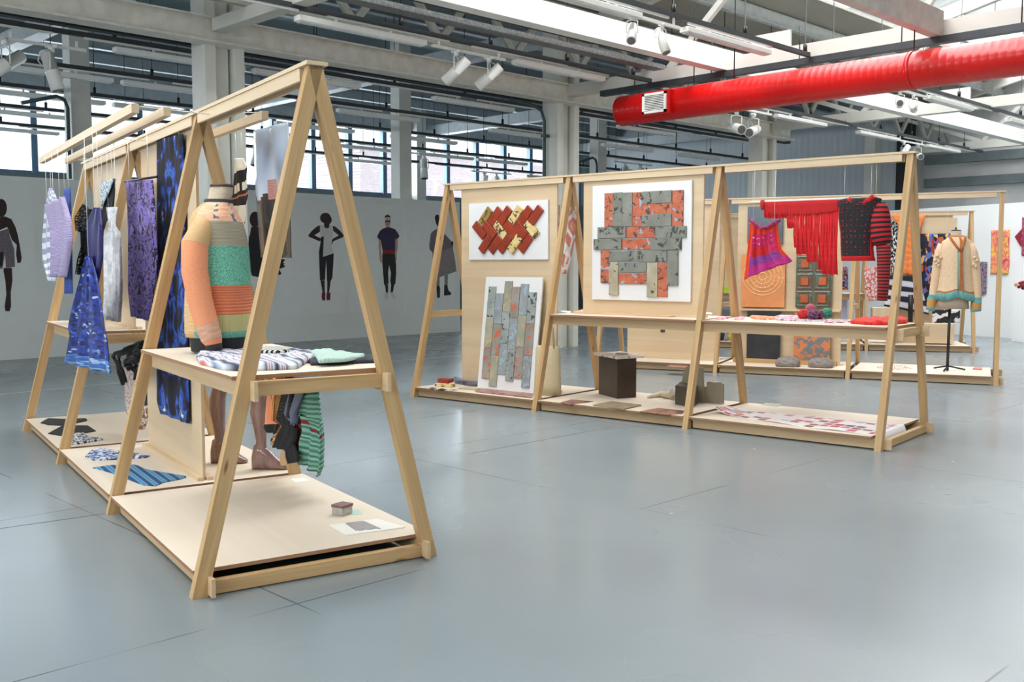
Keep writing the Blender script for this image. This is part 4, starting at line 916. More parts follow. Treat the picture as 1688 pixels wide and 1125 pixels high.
banner(8.95, 10.05, [(1, oval(420, 362, 9, 13)), (1, [(414, 374), (427, 374), (432, 395), (430, 420), (422, 440), (412, 430), (410, 395)]), (3, [(410, 390), (420, 380), (430, 400), (445, 425), (470, 428), (466, 434), (470, 440), (460, 444), (464, 452), (440, 460), (415, 455), (408, 430)]), (2, [(445, 462), (452, 480), (450, 492), (444, 505), (438, 496), (440, 478)]), (3, zc(380, 180, 3.516, [(250, 870), (315, 878), (270, 884), (318, 895), (270, 902), (316, 914), (255, 918), (280, 945), (245, 950), (245, 965), (275, 968), (240, 985)]))],
       'banner of a person in profile wearing a black feathered skirt', lambda p: p)
banner(10.2, 11.65, [(1, oval(240, 130, 60, 58)), (1, oval(262, 150, 48, 52)), (1, [(225, 180), (285, 180), (280, 240), (225, 240)]), (1, [(180, 208), (150, 220), (90, 270), (52, 318), (60, 335), (120, 360), (175, 385), (190, 370), (185, 350), (120, 318), (180, 280)]), (1, [(318, 215), (350, 225), (400, 270), (440, 318), (430, 340), (370, 365), (325, 385), (310, 420), (295, 430), (300, 390), (320, 355), (385, 320), (325, 270)]),
                  (3, [(190, 335), (222, 330), (220, 550), (330, 515), (325, 640), (315, 780), (300, 815), (255, 815), (252, 700), (247, 590), (240, 700), (235, 805), (180, 810), (172, 640), (168, 500), (185, 400)]), (4, [(180, 208), (222, 205), (235, 240), (275, 240), (285, 205), (320, 215), (322, 300), (310, 370), (305, 430), (328, 515), (212, 555), (218, 430), (222, 330), (182, 340)]),
                  (1, [(185, 810), (230, 808), (232, 940), (208, 940)]), (1, [(258, 815), (298, 812), (280, 940), (258, 940)]), (9, [(203, 940), (238, 940), (236, 1030), (205, 1030), (198, 990)]), (9, [(255, 940), (294, 945), (290, 1025), (255, 1030), (250, 990)])],
       'banner of a person with hands on hips, white and black tunic, red heels', c2)
banner(11.75, 13.15, [(2, oval(203, 190, 32, 55)), (3, [(168, 160), (170, 115), (200, 96), (232, 115), (236, 165), (222, 130), (180, 132)]), (3, [(172, 168), (236, 166), (234, 186), (208, 186), (205, 176), (200, 186), (176, 186)]), (2, [(182, 215), (226, 215), (224, 250), (184, 250)]), (2, [(98, 380), (130, 380), (126, 500), (132, 560), (138, 640), (125, 665), (110, 620), (100, 480)]), (2, [(290, 385), (318, 380), (320, 480), (305, 560), (308, 600), (290, 670), (272, 660), (274, 590), (288, 500)]),
                  (5, [(180, 248), (230, 246), (290, 270), (320, 310), (340, 350), (318, 378), (290, 385), (290, 520), (140, 510), (125, 400), (85, 370), (82, 345), (110, 290), (140, 265)]), (6, [(145, 505), (288, 515), (284, 552), (142, 552)]), (3, [(140, 552), (285, 552), (300, 680), (300, 790), (290, 905), (240, 910), (232, 860), (240, 780), (218, 680), (208, 770), (212, 900), (160, 915), (150, 790), (140, 660)]),
                  (3, [(170, 910), (208, 905), (208, 1000), (182, 1005)]), (3, [(242, 910), (278, 905), (262, 1000), (235, 1000)]), (4, [(175, 1000), (212, 1002), (210, 1075), (172, 1078)]), (4, [(228, 1005), (260, 1005), (295, 1055), (285, 1072), (255, 1065)])],
       'banner of a person in navy checked top with red hem and dark trousers', c3)
banner(13.25, 14.6, [(3, [(185, 130), (205, 95), (235, 105), (240, 140), (262, 180), (262, 235), (220, 240), (200, 200)]), (2, [(215, 240), (250, 240), (250, 270), (215, 270)]), (7, [(205, 265), (260, 260), (300, 320), (380, 410), (400, 440), (395, 490), (300, 530), (160, 540), (125, 500), (120, 460), (140, 320), (165, 290)]), (8, [(160, 540), (270, 510), (395, 480), (420, 620), (438, 755), (330, 795), (205, 835), (160, 700)]), (1, [(372, 415), (398, 405), (402, 440), (385, 465)]),
                  (8, [(200, 830), (242, 825), (240, 925), (205, 925)]), (8, [(298, 805), (340, 795), (335, 915), (298, 915)]), (3, [(205, 925), (240, 925), (248, 960), (245, 1060), (215, 1068), (210, 1020)]), (3, [(295, 915), (330, 912), (345, 980), (375, 1005), (370, 1030), (292, 1038)])],
       'banner of a person in long taupe coat and black boots', c4_)
MB  # end of wall prints
# ================================================================ MIDDLE RACK: artworks
WB = M('white_board', (228, 228, 230), .6, var=.01)
def splat(name, base, spots, scale=(9, 14), thr=.56, rough=.4, base2=None, bump=.5, metal=0, spots2=None):
    if name in MATS: return MATS[name]
    m, nt, b = newmat(name); L = nt.links.new; tc = N(nt, 'ShaderNodeTexCoord'); oi = N(nt, 'ShaderNodeObjectInfo')
    ad = N(nt, 'ShaderNodeVectorMath', operation='ADD'); ml = N(nt, 'ShaderNodeMath', operation='MULTIPLY'); ml.inputs[1].default_value = 53
    cb = N(nt, 'ShaderNodeCombineXYZ'); L(oi.outputs['Random'], ml.inputs[0]); L(ml.outputs[0], cb.inputs[0]); L(ml.outputs[0], cb.inputs[2])
    L(tc.outputs['Object'], ad.inputs[0]); L(cb.outputs[0], ad.inputs[1])
    nz = N(nt, 'ShaderNodeTexNoise', i_Scale=float(scale[0]), i_Detail=3.0); L(ad.outputs[0], nz.inputs['Vector'])
    r0 = ramp(nt, nz.outputs['Fac'], [(.3, s2l(*base)), (.7, s2l(*(base2 or tuple(min(255, c*1.18) for c in base))))])
    n2 = N(nt, 'ShaderNodeTexNoise', i_Scale=float(scale[1]), i_Detail=4.0, i_Roughness=.6, i_Distortion=.6); L(ad.outputs[0], n2.inputs['Vector'])
    r1 = ramp(nt, n2.outputs['Fac'], [(thr, (0,0,0)), (thr+.03, (1,1,1))])
    mx = N(nt, 'ShaderNodeMix', data_type='RGBA'); L(r1.outputs[0], mx.inputs[0]); L(r0.outputs[0], mx.inputs[6]); mx.inputs[7].default_value = c4(s2l(*spots)); out = mx.outputs[2]
    if spots2:
        n3 = N(nt, 'ShaderNodeTexNoise', i_Scale=float(scale[1])*.8, i_Detail=3.0, i_Distortion=.8); L(cb.outputs[0], n3.inputs['Vector']); L(ad.outputs[0], n3.inputs['Vector'])
        r2 = ramp(nt, n3.outputs['Fac'], [(.36, (1,1,1)), (.39, (0,0,0))])
        m2 = N(nt, 'ShaderNodeMix', data_type='RGBA'); L(r2.outputs[0], m2.inputs[0]); L(out, m2.inputs[6]); m2.inputs[7].default_value = c4(s2l(*spots2)); out = m2.outputs[2]
    L(out, b.inputs['Base Color']); b.inputs['Roughness'].default_value = rough; b.inputs['Metallic'].default_value = metal
    bp = N(nt, 'ShaderNodeBump', i_Strength=bump, i_Distance=.004); L(n2.outputs['Fac'], bp.inputs['Height']); L(bp.outputs[0], b.inputs['Normal'])
    MATS[name] = m; return m
REDTILE = splat('red_glazed_tile', (138, 50, 28), (84, 44, 34), thr=.62, rough=.3)
GOLDTILE = splat('gold_leaf_tile', (206, 176, 110), (78, 52, 26), (14, 17), thr=.56, rough=.35, base2=(238, 218, 160))
BRONZETILE = splat('bronze_tile', (150, 118, 62), (96, 76, 40), thr=.55, rough=.3)
SLATE = splat('grey_slate_tile', (116, 117, 108), (64, 66, 62), (5, 14), thr=.585, rough=.7, base2=(140, 142, 134))
CORALT = splat('coral_crackle_tile', (176, 90, 62), (74, 64, 62), (9, 15), thr=.56, rough=.6, base2=(198, 112, 82), spots2=(156, 166, 190))
SAND = splat('sand_stone_tile', (158, 150, 128), (76, 72, 60), (7, 14), thr=.63, rough=.7)
# herringbone tiles on white board
zA = lambda x, y: (660+x/4.687, 260+y/4.687)
t = root('tile_artwork', RR, (.92, -.03, 1.54), 'white board with red and gold herringbone brick tiles on the left panel', 'artwork')
q0 = RR.at_v(773, 336, -.035); q1 = RR.at_v(903, 428, -.035)
MB().box(q0[0], q1[0], -.035, -.012, q1[2], q0[2]).build('board', WB, t)
def tile(cx, cy, ang, m, k, L_=.212, W_=.097):
    c = RR.at_v(*zA(cx, cy), -.05); ca, sa = math.cos(math.radians(ang)), math.sin(math.radians(ang))
    pts = [(c[0]+ca*a-sa*b, c[2]+sa*a+ca*b) for a, b in ((-L_/2, -W_/2), (L_/2, -W_/2), (L_/2, W_/2), (-L_/2, W_/2))]
    MB().prism(pts, 'y', -.0355, -.058-.004*(k % 3)).build('tile', m, t, bevel=.004)
for k, cx in enumerate((658, 734, 808, 890, 966, 1046)): tile(cx, (455, 455, 450, 442, 448, 446)[k], 49, BRONZETILE if k == 0 else GOLDTILE if k == 3 else REDTILE, k)
for k, cx in enumerate((612, 692, 775, 850, 928, 1013)): tile(cx, (562, 560, 556, 556, 556, 552)[k], -44, GOLDTILE if k in (2, 5) else REDTILE, k+1)
for k, cx in enumerate((660, 732, 806, 886, 966)): tile(cx, (668, 672, 668, 668, 664)[k], 49, GOLDTILE if k == 3 else REDTILE, k+2)
# slate and coral tiles on white board
zB = lambda x, y: (900+x/4.687, 260+y/4.687)
t = root('tile_artwork', RR, (2.63, -.03, 1.12), 'large white board with grey slate and coral tiles on the second panel', 'artwork')
q0 = RR.at_v(977, 307, -.035); q1 = RR.at_v(1138, 498, -.035)
MB().box(q0[0], q1[0], -.035, -.012, q1[2], q0[2]).build('board', WB, t)
for k, (x0, y0, x1, y1, c) in enumerate([(450,275,517,535,1),(517,270,590,532,0),(590,270,667,532,0),(667,268,740,535,1),(740,262,972,350,0),(740,352,975,438,1),(740,440,972,530,0),(975,252,1057,530,1),
      (398,537,617,622,0),(620,537,845,620,1),(845,532,1083,620,0),(368,628,585,712,0),(588,628,808,712,1),(808,622,1045,715,0),(420,717,487,972,1),(487,722,710,802,0),(710,717,935,808,0),(937,717,1018,992,0),
      (487,804,558,1065,2),(560,812,778,890,0),(560,896,778,980,1),(780,812,862,1080,2),(864,812,937,1080,1)]):
    a = RR.at_v(*zB(x0, y0), -.05); b_ = RR.at_v(*zB(x1, y1), -.05)
    MB().box(a[0]+.002, b_[0]-.002, -.0355, -.05-.006*(c != 1), b_[2]+.002, a[2]-.002).build('tile', (SLATE, CORALT, SAND)[c], t, bevel=.003)
# leaning board with long patterned tiles
t = root('tile_artwork', RR, (1.06, -.15, DK), 'white board with long patterned tiles leaning against the left panel', 'artwork')
bl0 = Vector((.655, -.20, DK+.001)); rt = Vector((.80, 0, 0)); up = Vector((0, .155, 1.235)).normalized(); HB = 1.245; nrm = Vector((1,0,0)).cross(up)   # points to the aisle (-v)
if nrm.y > 0: nrm = -nrm
def brd(mb, u0, u1, z0, z1, d0, d1):
    b = len(mb.v)
    for d in (d0, d1):
        for zz_ in (z0, z1):
            for uu in (u0, u1): mb.v.append(tuple(bl0 + Vector((uu, 0, 0)) + up*zz_ + nrm*d))
    for q in ((0,1,3,2), (4,6,7,5), (0,4,5,1), (2,3,7,6), (0,2,6,4), (1,5,7,3)): mb.face([b+i for i in q], [((mb.v[b+i][0])*4, (mb.v[b+i][2])*4) for i in q])
    return mb
brd(MB(), 0, .80, 0, HB, 0, .02).build('board', WB, t)
pt = {'n': splat('grey_tile_navy_marks', (140, 146, 142), (26, 40, 66), (6, 17), thr=.57, rough=.6), 'y': splat('grey_tile_ochre_marks', (146, 144, 128), (196, 168, 120), (6, 14), thr=.58, rough=.6), 'c': splat('grey_tile_orange_marks', (134, 130, 122), (208, 96, 66), (6, 13), thr=.55, rough=.6), 'b': splat('grey_tile_blue_marks', (134, 140, 142), (158, 176, 196), (6, 20), thr=.55, rough=.6)}
tops = [145, 197, 102, 145, 122, 183]; kinds = ['nyc', 'bcy', 'ynb', 'cbn', 'byc', 'ncb']
for c in range(6):
    for r in range(3):
        zt_ = HB - (tops[c]+r*241-72)/4.6875*.00672; u0 = .055+c*.1145
        brd(MB(), u0+.002, u0+.112, zt_-.34, zt_-.003, .0205, .032+.003*((c+r) % 2)).build('tile', pt[kinds[c][r]], t, bevel=.003)
# things on the first middle deck
zc1 = lambda p: zc(690, 600, 8.038, p)
def blockpx(name, F, p3, z0, h, mats, label, cat, px, bev=.004, **k):
    """box whose visible lower edges pass through three pixels (left, front corner, right)"""
    a, c, b_ = [Vector((*F.at_z(x, y, z0)[:2], 0)) for x, y in p3]
    d1 = (a-c); d2 = (b_-c)
    P = [tuple(c.xy), tuple((c+d2).xy), tuple((c+d2+d1).xy), tuple((c+d1).xy)]
    o = MB().prism(P, 'z', z0, z0+h).build(name, mats, None if not px else px, F, bevel=bev)
    if label: tag(o, label, cat)
    return o, (c, d1, d2)
blockpx('glazed_brick', RR, zc1([(212, 300), (430, 318), (490, 305)]), DK, .035, GOLDTILE, 'gold leaf brick lying under the red brick on the left deck', 'brick', None)
blockpx('glazed_brick', RR, zc1([(250, 252), (395, 262), (468, 245)]), DK+.035, .045, [REDTILE], 'red and gold glazed brick lying on top of the gold brick', 'brick', None)
flat('wrapped_tool', RR, zc1([(470, 215), (560, 222), (800, 250), (820, 285), (770, 305), (690, 300), (480, 262)]), DK, .04, splat('violet_grey_slate', (92, 92, 112), (60, 52, 50), thr=.55), 'violet grey slate fragments stacked right of the glazed bricks', 'slate', bumpy=.01, n=30)
flat('sample_board', RR, zc1([(530, 335), (640, 322), (825, 340), (740, 356)]), DK, .012, SAND, 'thin sand coloured tile lying in front of the slate fragments', 'tile', round_=0)
flat('printed_sheet', RR, zc1([(750, 378), (830, 335), (1520, 405), (1500, 460)]), DK, .01, splat('rose_stone_print', (142, 104, 96), (88, 56, 48), (8, 10), thr=.55), 'rose brown patterned board at the foot of the leaning artwork', 'board', round_=0)
flat('small_print', RR, zc1([(140, 320), (200, 318), (240, 330), (170, 338)]), DK, .003, M('dark_print', (58, 52, 50), .5), 'small dark print, leftmost on the left deck', 'print', round_=0)
flat('small_print', RR, zc1([(250, 345), (310, 330), (380, 345), (330, 352)]), DK, .003, M('black_print', (26, 26, 28), .5), 'small black print in front of the gold brick', 'print', round_=0)
flat('small_print', RR, zc1([(400, 350), (470, 340), (530, 350), (470, 360)]), DK, .003, M('grey_print', (120, 122, 124), .5), 'small grey print between black print and sand tile', 'print', round_=0)
# canvas bag
t = root('canvas_bag', RR, (1.55, .2, DK), 'natural canvas tote bag leaning behind the second post of the middle rack', 'bag')
CANV = fab('canvas_cotton', [(.3, (186, 170, 136)), (.7, (208, 194, 160))], (60, 60), bump=.2, bfreq=(80, 80))
bx = [RR.at_v(x, y, -.22) for x, y in ((881, 576), (919, 572), (919, 646), (882, 650))]
u0, u1, zt_ = bx[0][0], bx[1][0]+.02, bx[1][2]
MB().rings([[(u0+(u1-u0)*(.5+.5*(abs(math.cos(th))**.5)*(1 if math.cos(th) > 0 else -1)*s), -.2+.07*s2_*math.sin(th), z) for th in [2*math.pi*k/20 for k in range(20)]] for z, s, s2_ in ((DK, .98, 1), (DK+.12, 1.02, 1), (DK+.3, 1, .7), (zt_-.02, .97, .35), (zt_, .96, .2))]).build('bag_body', CANV, t)
MB().tube([(u0+.1, -.22, zt_-.02), (u0+.12, -.2, zt_+.2), (u0+.17, -.17, zt_+.36), (u0+.22, -.2, zt_+.2), (u0+.26, -.22, zt_-.02)], .012, 6).build('handle', CANV, t)
# coral translucent hanging between the panels
CORALP = fab('coral_plastic_pattern', [(.05, (214, 206, 202)), (.10, (190, 112, 96)), (.3, (206, 148, 126))], (2, 4), 'cells', rough=.3, interp='CONSTANT', alpha=((3, 4), .5, .95))
cloth('hanging_textile', RR, [(921, 338), (920, 400), (922, 440), (926, 452)], [(950, 340), (948, 395), (940, 430), (934, 452)], .05, CORALP, 'coral cut-out hanging with white outlines between the first two panels', 'textile', amp=.005, zh=2.39, nth=2)
# dark box with stone top
zD = lambda p: zc(940, 500, 5.627, p)
t = root('plinth_box', RR, (2.3, .3, DK), 'tall dark brown box with a stone slab on top on the second deck', 'box')
_, (c0, d1, d2) = blockpx('box_body', RR, zD([(262, 842), (435, 888), (612, 876)]), DK, .415, M('dark_brown_laminate', (62, 48, 40), .35, var=.2), None, None, t)
ctr = c0+(d1+d2)*.5
P = [tuple((ctr+(d1*a+d2*b)).xy) for a, b in ((-.66, -.7), (-.3, -.66), (.2, -.72), (.62, -.68), (.68, -.2), (.62, .4), (.66, .84), (.1, .8), (-.4, .9), (-.68, .7), (-.62, 0))]
MB().prism(P, 'z', DK+.415, DK+.44).build('stone_slab', splat('pale_stone', (206, 198, 190), (150, 138, 130), (6, 9), thr=.56), t, bevel=.004)
flat('ceramic_dish', RR, [tuple((ctr+(d1*(-.1+.2*math.cos(a))+d2*(.15+.28*math.sin(a)))).xy) for a in [k*.4 for k in range(16)]], DK+.44, .012, M('grey_ceramic', (138, 134, 134), .4), 'small grey ceramic dish lying on the stone slab', 'dish', px=False, n=24)
# driftwood, cut-outs, small box
P = [RR.at_z(x, y, DK)[:2] for x, y in zD([(720, 886), (770, 878), (840, 872), (900, 885), (945, 890)])]
MB().tube([(p[0], p[1], DK+r) for p, r in zip(P, (.012, .02, .03, .035, .05))], [.012, .02, .03, .035, .05], 10).build('driftwood', M('bleached_wood', (204, 190, 166), .7, var=.15, vscale=30), None, RR)
tag(bpy.data.objects['driftwood'], 'bleached driftwood piece lying beside the grey cut-out', 'driftwood')
GB = M('grey_board', (150, 140, 122), .7, var=.08)
def standpx(name, F, pts, base, v, th, m, label, cat, dv=0):
    P = [F.at_v(x, y, v) for x, y in pts]; P = [(p[0], max(base, p[2])) for p in P]
    return tag(MB().prism(P, 'y', v-th/2, v+th/2).build(name, m, None, F, bevel=.001), label, cat)
standpx('board_cut_out', RR, zD([(955, 935), (930, 925), (945, 860), (968, 850), (990, 770), (1012, 735), (1042, 722), (1055, 630), (1090, 595), (1180, 588), (1235, 600), (1243, 930)]), DK, .30, .02, GB, 'tall grey board cut out with wavy outline behind the third post', 'cut-out')
standpx('board_cut_out', RR, zD([(1246, 932), (1244, 780), (1270, 770), (1268, 735), (1295, 724), (1340, 738), (1400, 733), (1424, 755), (1424, 932)]), DK, .36, .02, GB, 'low grey board cut out with wavy top right of the third post', 'cut-out')
blockpx('dark_box', RR, zD([(972, 940), (1140, 972), (1182, 938)]), DK, .19, M('dark_bronze_board', (66, 58, 48), .4, var=.2), 'small dark bronze box standing in front of the grey cut-outs', 'box', None)
PR1 = splat('brown_photo_print', (130, 88, 74), (58, 44, 44), (8, 10), thr=.55, rough=.35); PR2 = splat('rock_photo_print', (128, 116, 92), (150, 70, 50), (9, 13), thr=.6, rough=.5)
flat('printed_sheet', RR, zD([(-20, 905), (10, 897), (212, 915), (-10, 945), (-90, 925)]), DK, .004, PR1, 'brown printed sheet at the left end of the second deck', 'print', round_=0)
flat('tile_plate', RR, zD([(212, 955), (385, 922), (658, 955), (500, 993)]), DK, .014, PR2, 'speckled stone plate lying in front of the dark brown box', 'plate', round_=0)
flat('printed_sheet', RR, zD([(640, 1008), (820, 975), (1060, 1002), (1040, 1030), (900, 1040)]), DK, .004, PR1, 'brown and orange printed sheet beside the third post', 'print', round_=0)
# middle shelf
flat('plywood_sheet', RR, zD([(15, 95), (915, 132), (1095, 122), (1000, 112), (130, 62)]), SH, .012, [wood('rosy_plywood', (222, 184, 150), (206, 164, 128), False)], 'long thin rosy wooden sheet lying on the middle shelf', 'board', round_=0)
flat('paper_sheet', RR, zc(880, 440, 7.033, [(310, 522), (320, 510), (430, 518), (418, 540)]), SH, .003, M('white_card', (226, 224, 218)), 'small white paper at the left end of the middle shelf', 'paper', round_=0)
flat('label_card', RR, zD([(1230, 100), (1260, 86), (1320, 92), (1310, 106)]), SH, .003, M('white_card', (226, 224, 218)), 'white paper at the right end of the middle shelf', 'paper', round_=0)
# right shelf: colourful yarn and knit samples
zE = lambda p: zc(1160, 480, 6.029, p)
PINKK = fab('pink_knit_print', [(.4, (206, 40, 90)), (.55, (236, 196, 206))], (9, 7), 'noise'); 
flat('knit_swatch', RR, zE([(112, 276), (160, 262), (240, 258), (252, 272), (190, 284), (130, 284)]), SH, .01, PINKK, 'pink looped knit swatch, first on the right shelf', 'swatch', 'knit swatches on the right shelf', n=24)
flat('knit_swatch', RR, zE([(288, 284), (330, 266), (392, 260), (408, 272), (380, 288)]), SH, .01, PINKK, 'pink looped knit swatch second along the right shelf', 'swatch', 'knit swatches on the right shelf', n=24)
flat('knit_swatch', RR, zE([(455, 262), (480, 250), (700, 262), (720, 282), (600, 288), (500, 280)]), SH, .012, fab('peach_red_knit', [(.4, (236, 170, 120)), (.55, (214, 80, 60)), (.7, (244, 206, 170))], (9, 3)), 'peach and red knit swatch beside the lilac fringed one', 'swatch', 'knit swatches on the right shelf')
flat('knit_swatch', RR, zE([(700, 262), (760, 246), (960, 252), (1200, 280), (1180, 304), (960, 302), (720, 292)]), SH, .012, fab('lilac_grey_lace', [(.35, (136, 120, 140)), (.5, (214, 204, 212)), (.6, (150, 60, 80))], (16, 8)), 'lilac grey lace swatch lying under the pompoms', 'swatch', 'knit swatches on the right shelf')
flat('knit_swatch', RR, zE([(1180, 300), (1240, 284), (1460, 292), (1470, 310), (1300, 322), (1200, 316)]), SH, .008, fab('white_plum_lace', [(.45, (222, 214, 218)), (.55, (140, 40, 70))], (12, 8)), 'white and plum lace swatch between pompoms and red knit', 'swatch', 'knit swatches on the right shelf')
flat('knit_swatch', RR, zc(1160, 480, 4.0175, [(972, 216), (1040, 200), (1130, 190), (1250, 192), (1352, 200), (1345, 216), (1220, 228), (1080, 226)]), SH, .035, fab('bright_red_knit', [(.3, (176, 24, 24)), (.6, (222, 52, 40))], (12, 14), bump=.8, bfreq=(14, 14)), 'thick bright red knit heaped at the right end of the shelf', 'swatch', 'knit swatches on the right shelf', bumpy=.012)
def pom(x, y, r, m, label, lift=0):
    c = RR.at_z(*zE([(x, y+38)])[0], SH)
    mb = MB().sphere((c[0], c[1], SH+r+lift), r, 18, 12, jit=.07)
    tag(mb.build('pompom', m, None, RR), label, 'pompom', 'yarn pompoms on the right shelf')
YR = fab('red_mixed_yarn', [(.4, (196, 24, 30)), (.55, (226, 60, 50)), (.6, (60, 24, 44))], (9, 9)); YN = fab('navy_mixed_yarn', [(.4, (34, 36, 60)), (.52, (90, 70, 100)), (.6, (190, 40, 70))], (9, 9)); YG = fab('green_yarn', [(.35, (24, 90, 70)), (.6, (70, 160, 130))], (14, 14)); YP = fab('rose_grey_yarn', [(.4, (200, 70, 90)), (.5, (120, 110, 130)), (.6, (206, 60, 60))], (9, 9))
pom(990, 250, .05, YR, 'red yarn pompom, leftmost of the pile'); pom(1060, 235, .052, YP, 'rose and grey yarn pompom on top of the pile', .035); pom(1085, 258, .052, YN, 'navy mixed yarn pompom in the middle of the pile'); pom(1140, 255, .05, YN, 'navy and plum yarn pompom beside the green one'); pom(1222, 240, .052, YG, 'green yarn pompom, rightmost of the pile')
# printed poster on the right deck, curling off the end
def pf(a, b):
    u = 3.60+1.578*min(1, a/.94); fr = -.28-.22*min(1, a*1.6); bk = .14+.04*a
    v = fr+(bk-fr)*b; z = DK+.004+.07*max(0, (.11-a)/.11)**1.5*(1-b*.8) + .004*math.sin(a*19)*(1-b)
    if a > .94: q_ = (a-.94)/.06; u = 5.178+.026*math.sin(q_*2.2); z = DK+.008+.012*math.sin(q_*3.1)-q_*.095
    return (u, v, z)
POST = [M('poster_paper', (232, 228, 230), .35, var=.02)]+[M('poster_ink_%s' % n_, c, .35, var=.2, vscale=30) for n_, c in (('rose', (200, 84, 110)), ('plum', (110, 56, 86)), ('mustard', (196, 174, 66)), ('crimson', (170, 30, 50)), ('lilac', (186, 176, 206)), ('brown', (130, 90, 80)))]
random.seed(5)
cells = {}
for i in range(18):
    for j in range(6): cells[(i, j)] = random.choice([0, 0, 0, 0, 1, 1, 2, 4, 5, 6, 0])
def pmi(a, b):
    if a > .93 or b < .05 or b > .88: return 0
    if .06 < a < .14 and .3 < b < .7: return 3 if (.08 < a < .12 and .38 < b < .62) else 5
    fx = (a*18) % 1; fy = (b*6) % 1
    return 0 if fx < .18 or fy < .22 else cells[(int(a*18), int(b*6))]
tag(MB().grid(pf, 108, 28, pmi).build('printed_poster', POST, None, RR, thick=.0008), 'long printed poster with pink collage lying on the right deck', 'poster')
flat('label_card', RR, [(1255, 668), (1262, 665), (1290, 667), (1283, 671)], DK, .003, M('grey_green_card', (150, 160, 150), .6), 'grey green card at the back edge of the right deck', 'card', round_=0)
# ---------------------------------------------------------------- red knitwear hanging in the right bay
zF = lambda p: zc(1160, 260, 4.687, p); zH = lambda p: zc(1370, 320, 6.246, p)
REDY = fab('scarlet_yarn', [(.3, (196, 16, 28)), (.7, (226, 40, 46))], (3, 30)); REDK = fab('scarlet_knit', [(.3, (186, 18, 26)), (.7, (214, 36, 38))], (24, 40), bump=.5, bfreq=(30, 40))
pl = RR.at_v(*zF([(455, 350)])[0], 0); pr_ = RR.at_v(*zF([(1042, 330)])[0], 0)
t = root('fringed_hanging', RR, ((pl[0]+pr_[0])/2, 0, 1.4), 'scarlet yarn fringe hanging from a white rod beside the dress', 'textile')
MB().tube([(pl[0]-.12, 0, pl[2]+.012), (pr_[0]+.3, 0, pr_[2]+.012)], .008, 8).build('rod', WHITEPAINT, t)
MB().tube([(pl[0], 0, pl[2]+.02), (pl[0]+.005, -.01, pl[2]-.03), (pl[0]+.01, 0, pl[2]-.06)], .022, 8).build('knot', REDK, t)
prof = [(480, 640, 468), (641, 695, 545), (696, 716, 700), (717, 792, 750), (793, 882, 808), (883, 916, 868), (917, 1022, 905)]
mb = MB(); n_ = 84; random.seed(3)
for k in range(n_):
    x = 472+(1034-472)*k/(n_-1); yb_ = [c for a, b_, c in prof if a <= x*.98+12 <= b_+2]; yb_ = (yb_ or [468 if x < 600 else 905])[0] + random.uniform(-8, 4)
    a = RR.at_v(*zF([(x, 350-(x-480)*.03)])[0], 0); b_ = RR.at_v(*zF([(x-(6 if x > 900 else 0), yb_)])[0], 0)
    w = random.uniform(-.006, .006)
    mb.tube([(a[0], 0, a[2]+.012), (a[0]+w, .006*math.sin(k*2.1), a[2]*.6+b_[2]*.4), (a[0]-w*.5, .01*math.sin(k*1.3), a[2]*.3+b_[2]*.7), (b_[0], .008*math.sin(k), b_[2])], .0066, 6)
mb.build('fringe', REDY, t)
MB().grid(lambda a, b: (pl[0]+.03+(pr_[0]-pl[0]-.03)*a, -.009+.004*math.sin(a*40), pr_[2]-.005-(.09+.05*a*(1-a)*2)*b), 40, 4).build('knitted_band', REDK, t, thick=.006)
for u in (pl[0]-.1, pr_[0]+.28): MB().tube([(u, 0, pl[2]+.015), (u, 0, HH-.075)], .0016, 4).build('thread', WHITETHREAD, t)
# dress
DM = [REDK, fab('orange_red_knit', [(.3, (206, 40, 20)), (.6, (236, 74, 32))], (4, 10), 'wave', dist=2), fab('magenta_knit', [(.3, (188, 24, 90)), (.6, (210, 50, 100))], (8, 20)), fab('plum_violet_knit', [(.3, (108, 48, 122)), (.6, (150, 60, 150))], (8, 30)), fab('fuchsia_knit', [(.3, (170, 30, 110)), (.7, (200, 50, 140))], (8, 20)), fab('flower_knit', [(.10, (236, 190, 220)), (.2, (206, 30, 90)), (.3, (186, 24, 84))], (9, 9), 'dots')]
def dmi(a, b):
    if a < .16 or (a > .88 and b < .8): return 1
    if b < .14: return 1 if int(a*9) % 2 else 0
    if b < .42: return 5 if .2 < a < .8 else 2
    if b < .62: return 0 if .2 < a < .7 else 2
    if b < .82: return 3
    return 4
t = cloth('knitted_dress', RR, zF([(362, 500), (352, 600), (330, 780), (306, 945)]), zF([(572, 495), (582, 600), (610, 710), (700, 800)]), -.10, DM, 'small flared red and purple knitted dress hanging left of the fringe', 'dress', nu=26, nv=26, amp=.03, freq=3.5, mi=dmi, cup=-.05, sag=.05, zh=HH-.07, nth=2)
nb = [RR.at_v(x, y, -.16) for x, y in zF([(350, 482), (385, 505), (440, 545), (500, 532), (545, 500), (584, 480)])]
MB().tube([(p[0], -.16+.02*abs(i-2.5)/2.5, p[2]) for i, p in enumerate(nb)], .018, 8).build('neckband', fab('plum_rolled_rib', [(.3, (90, 24, 60)), (.6, (170, 60, 110))], (3, 40)), t)
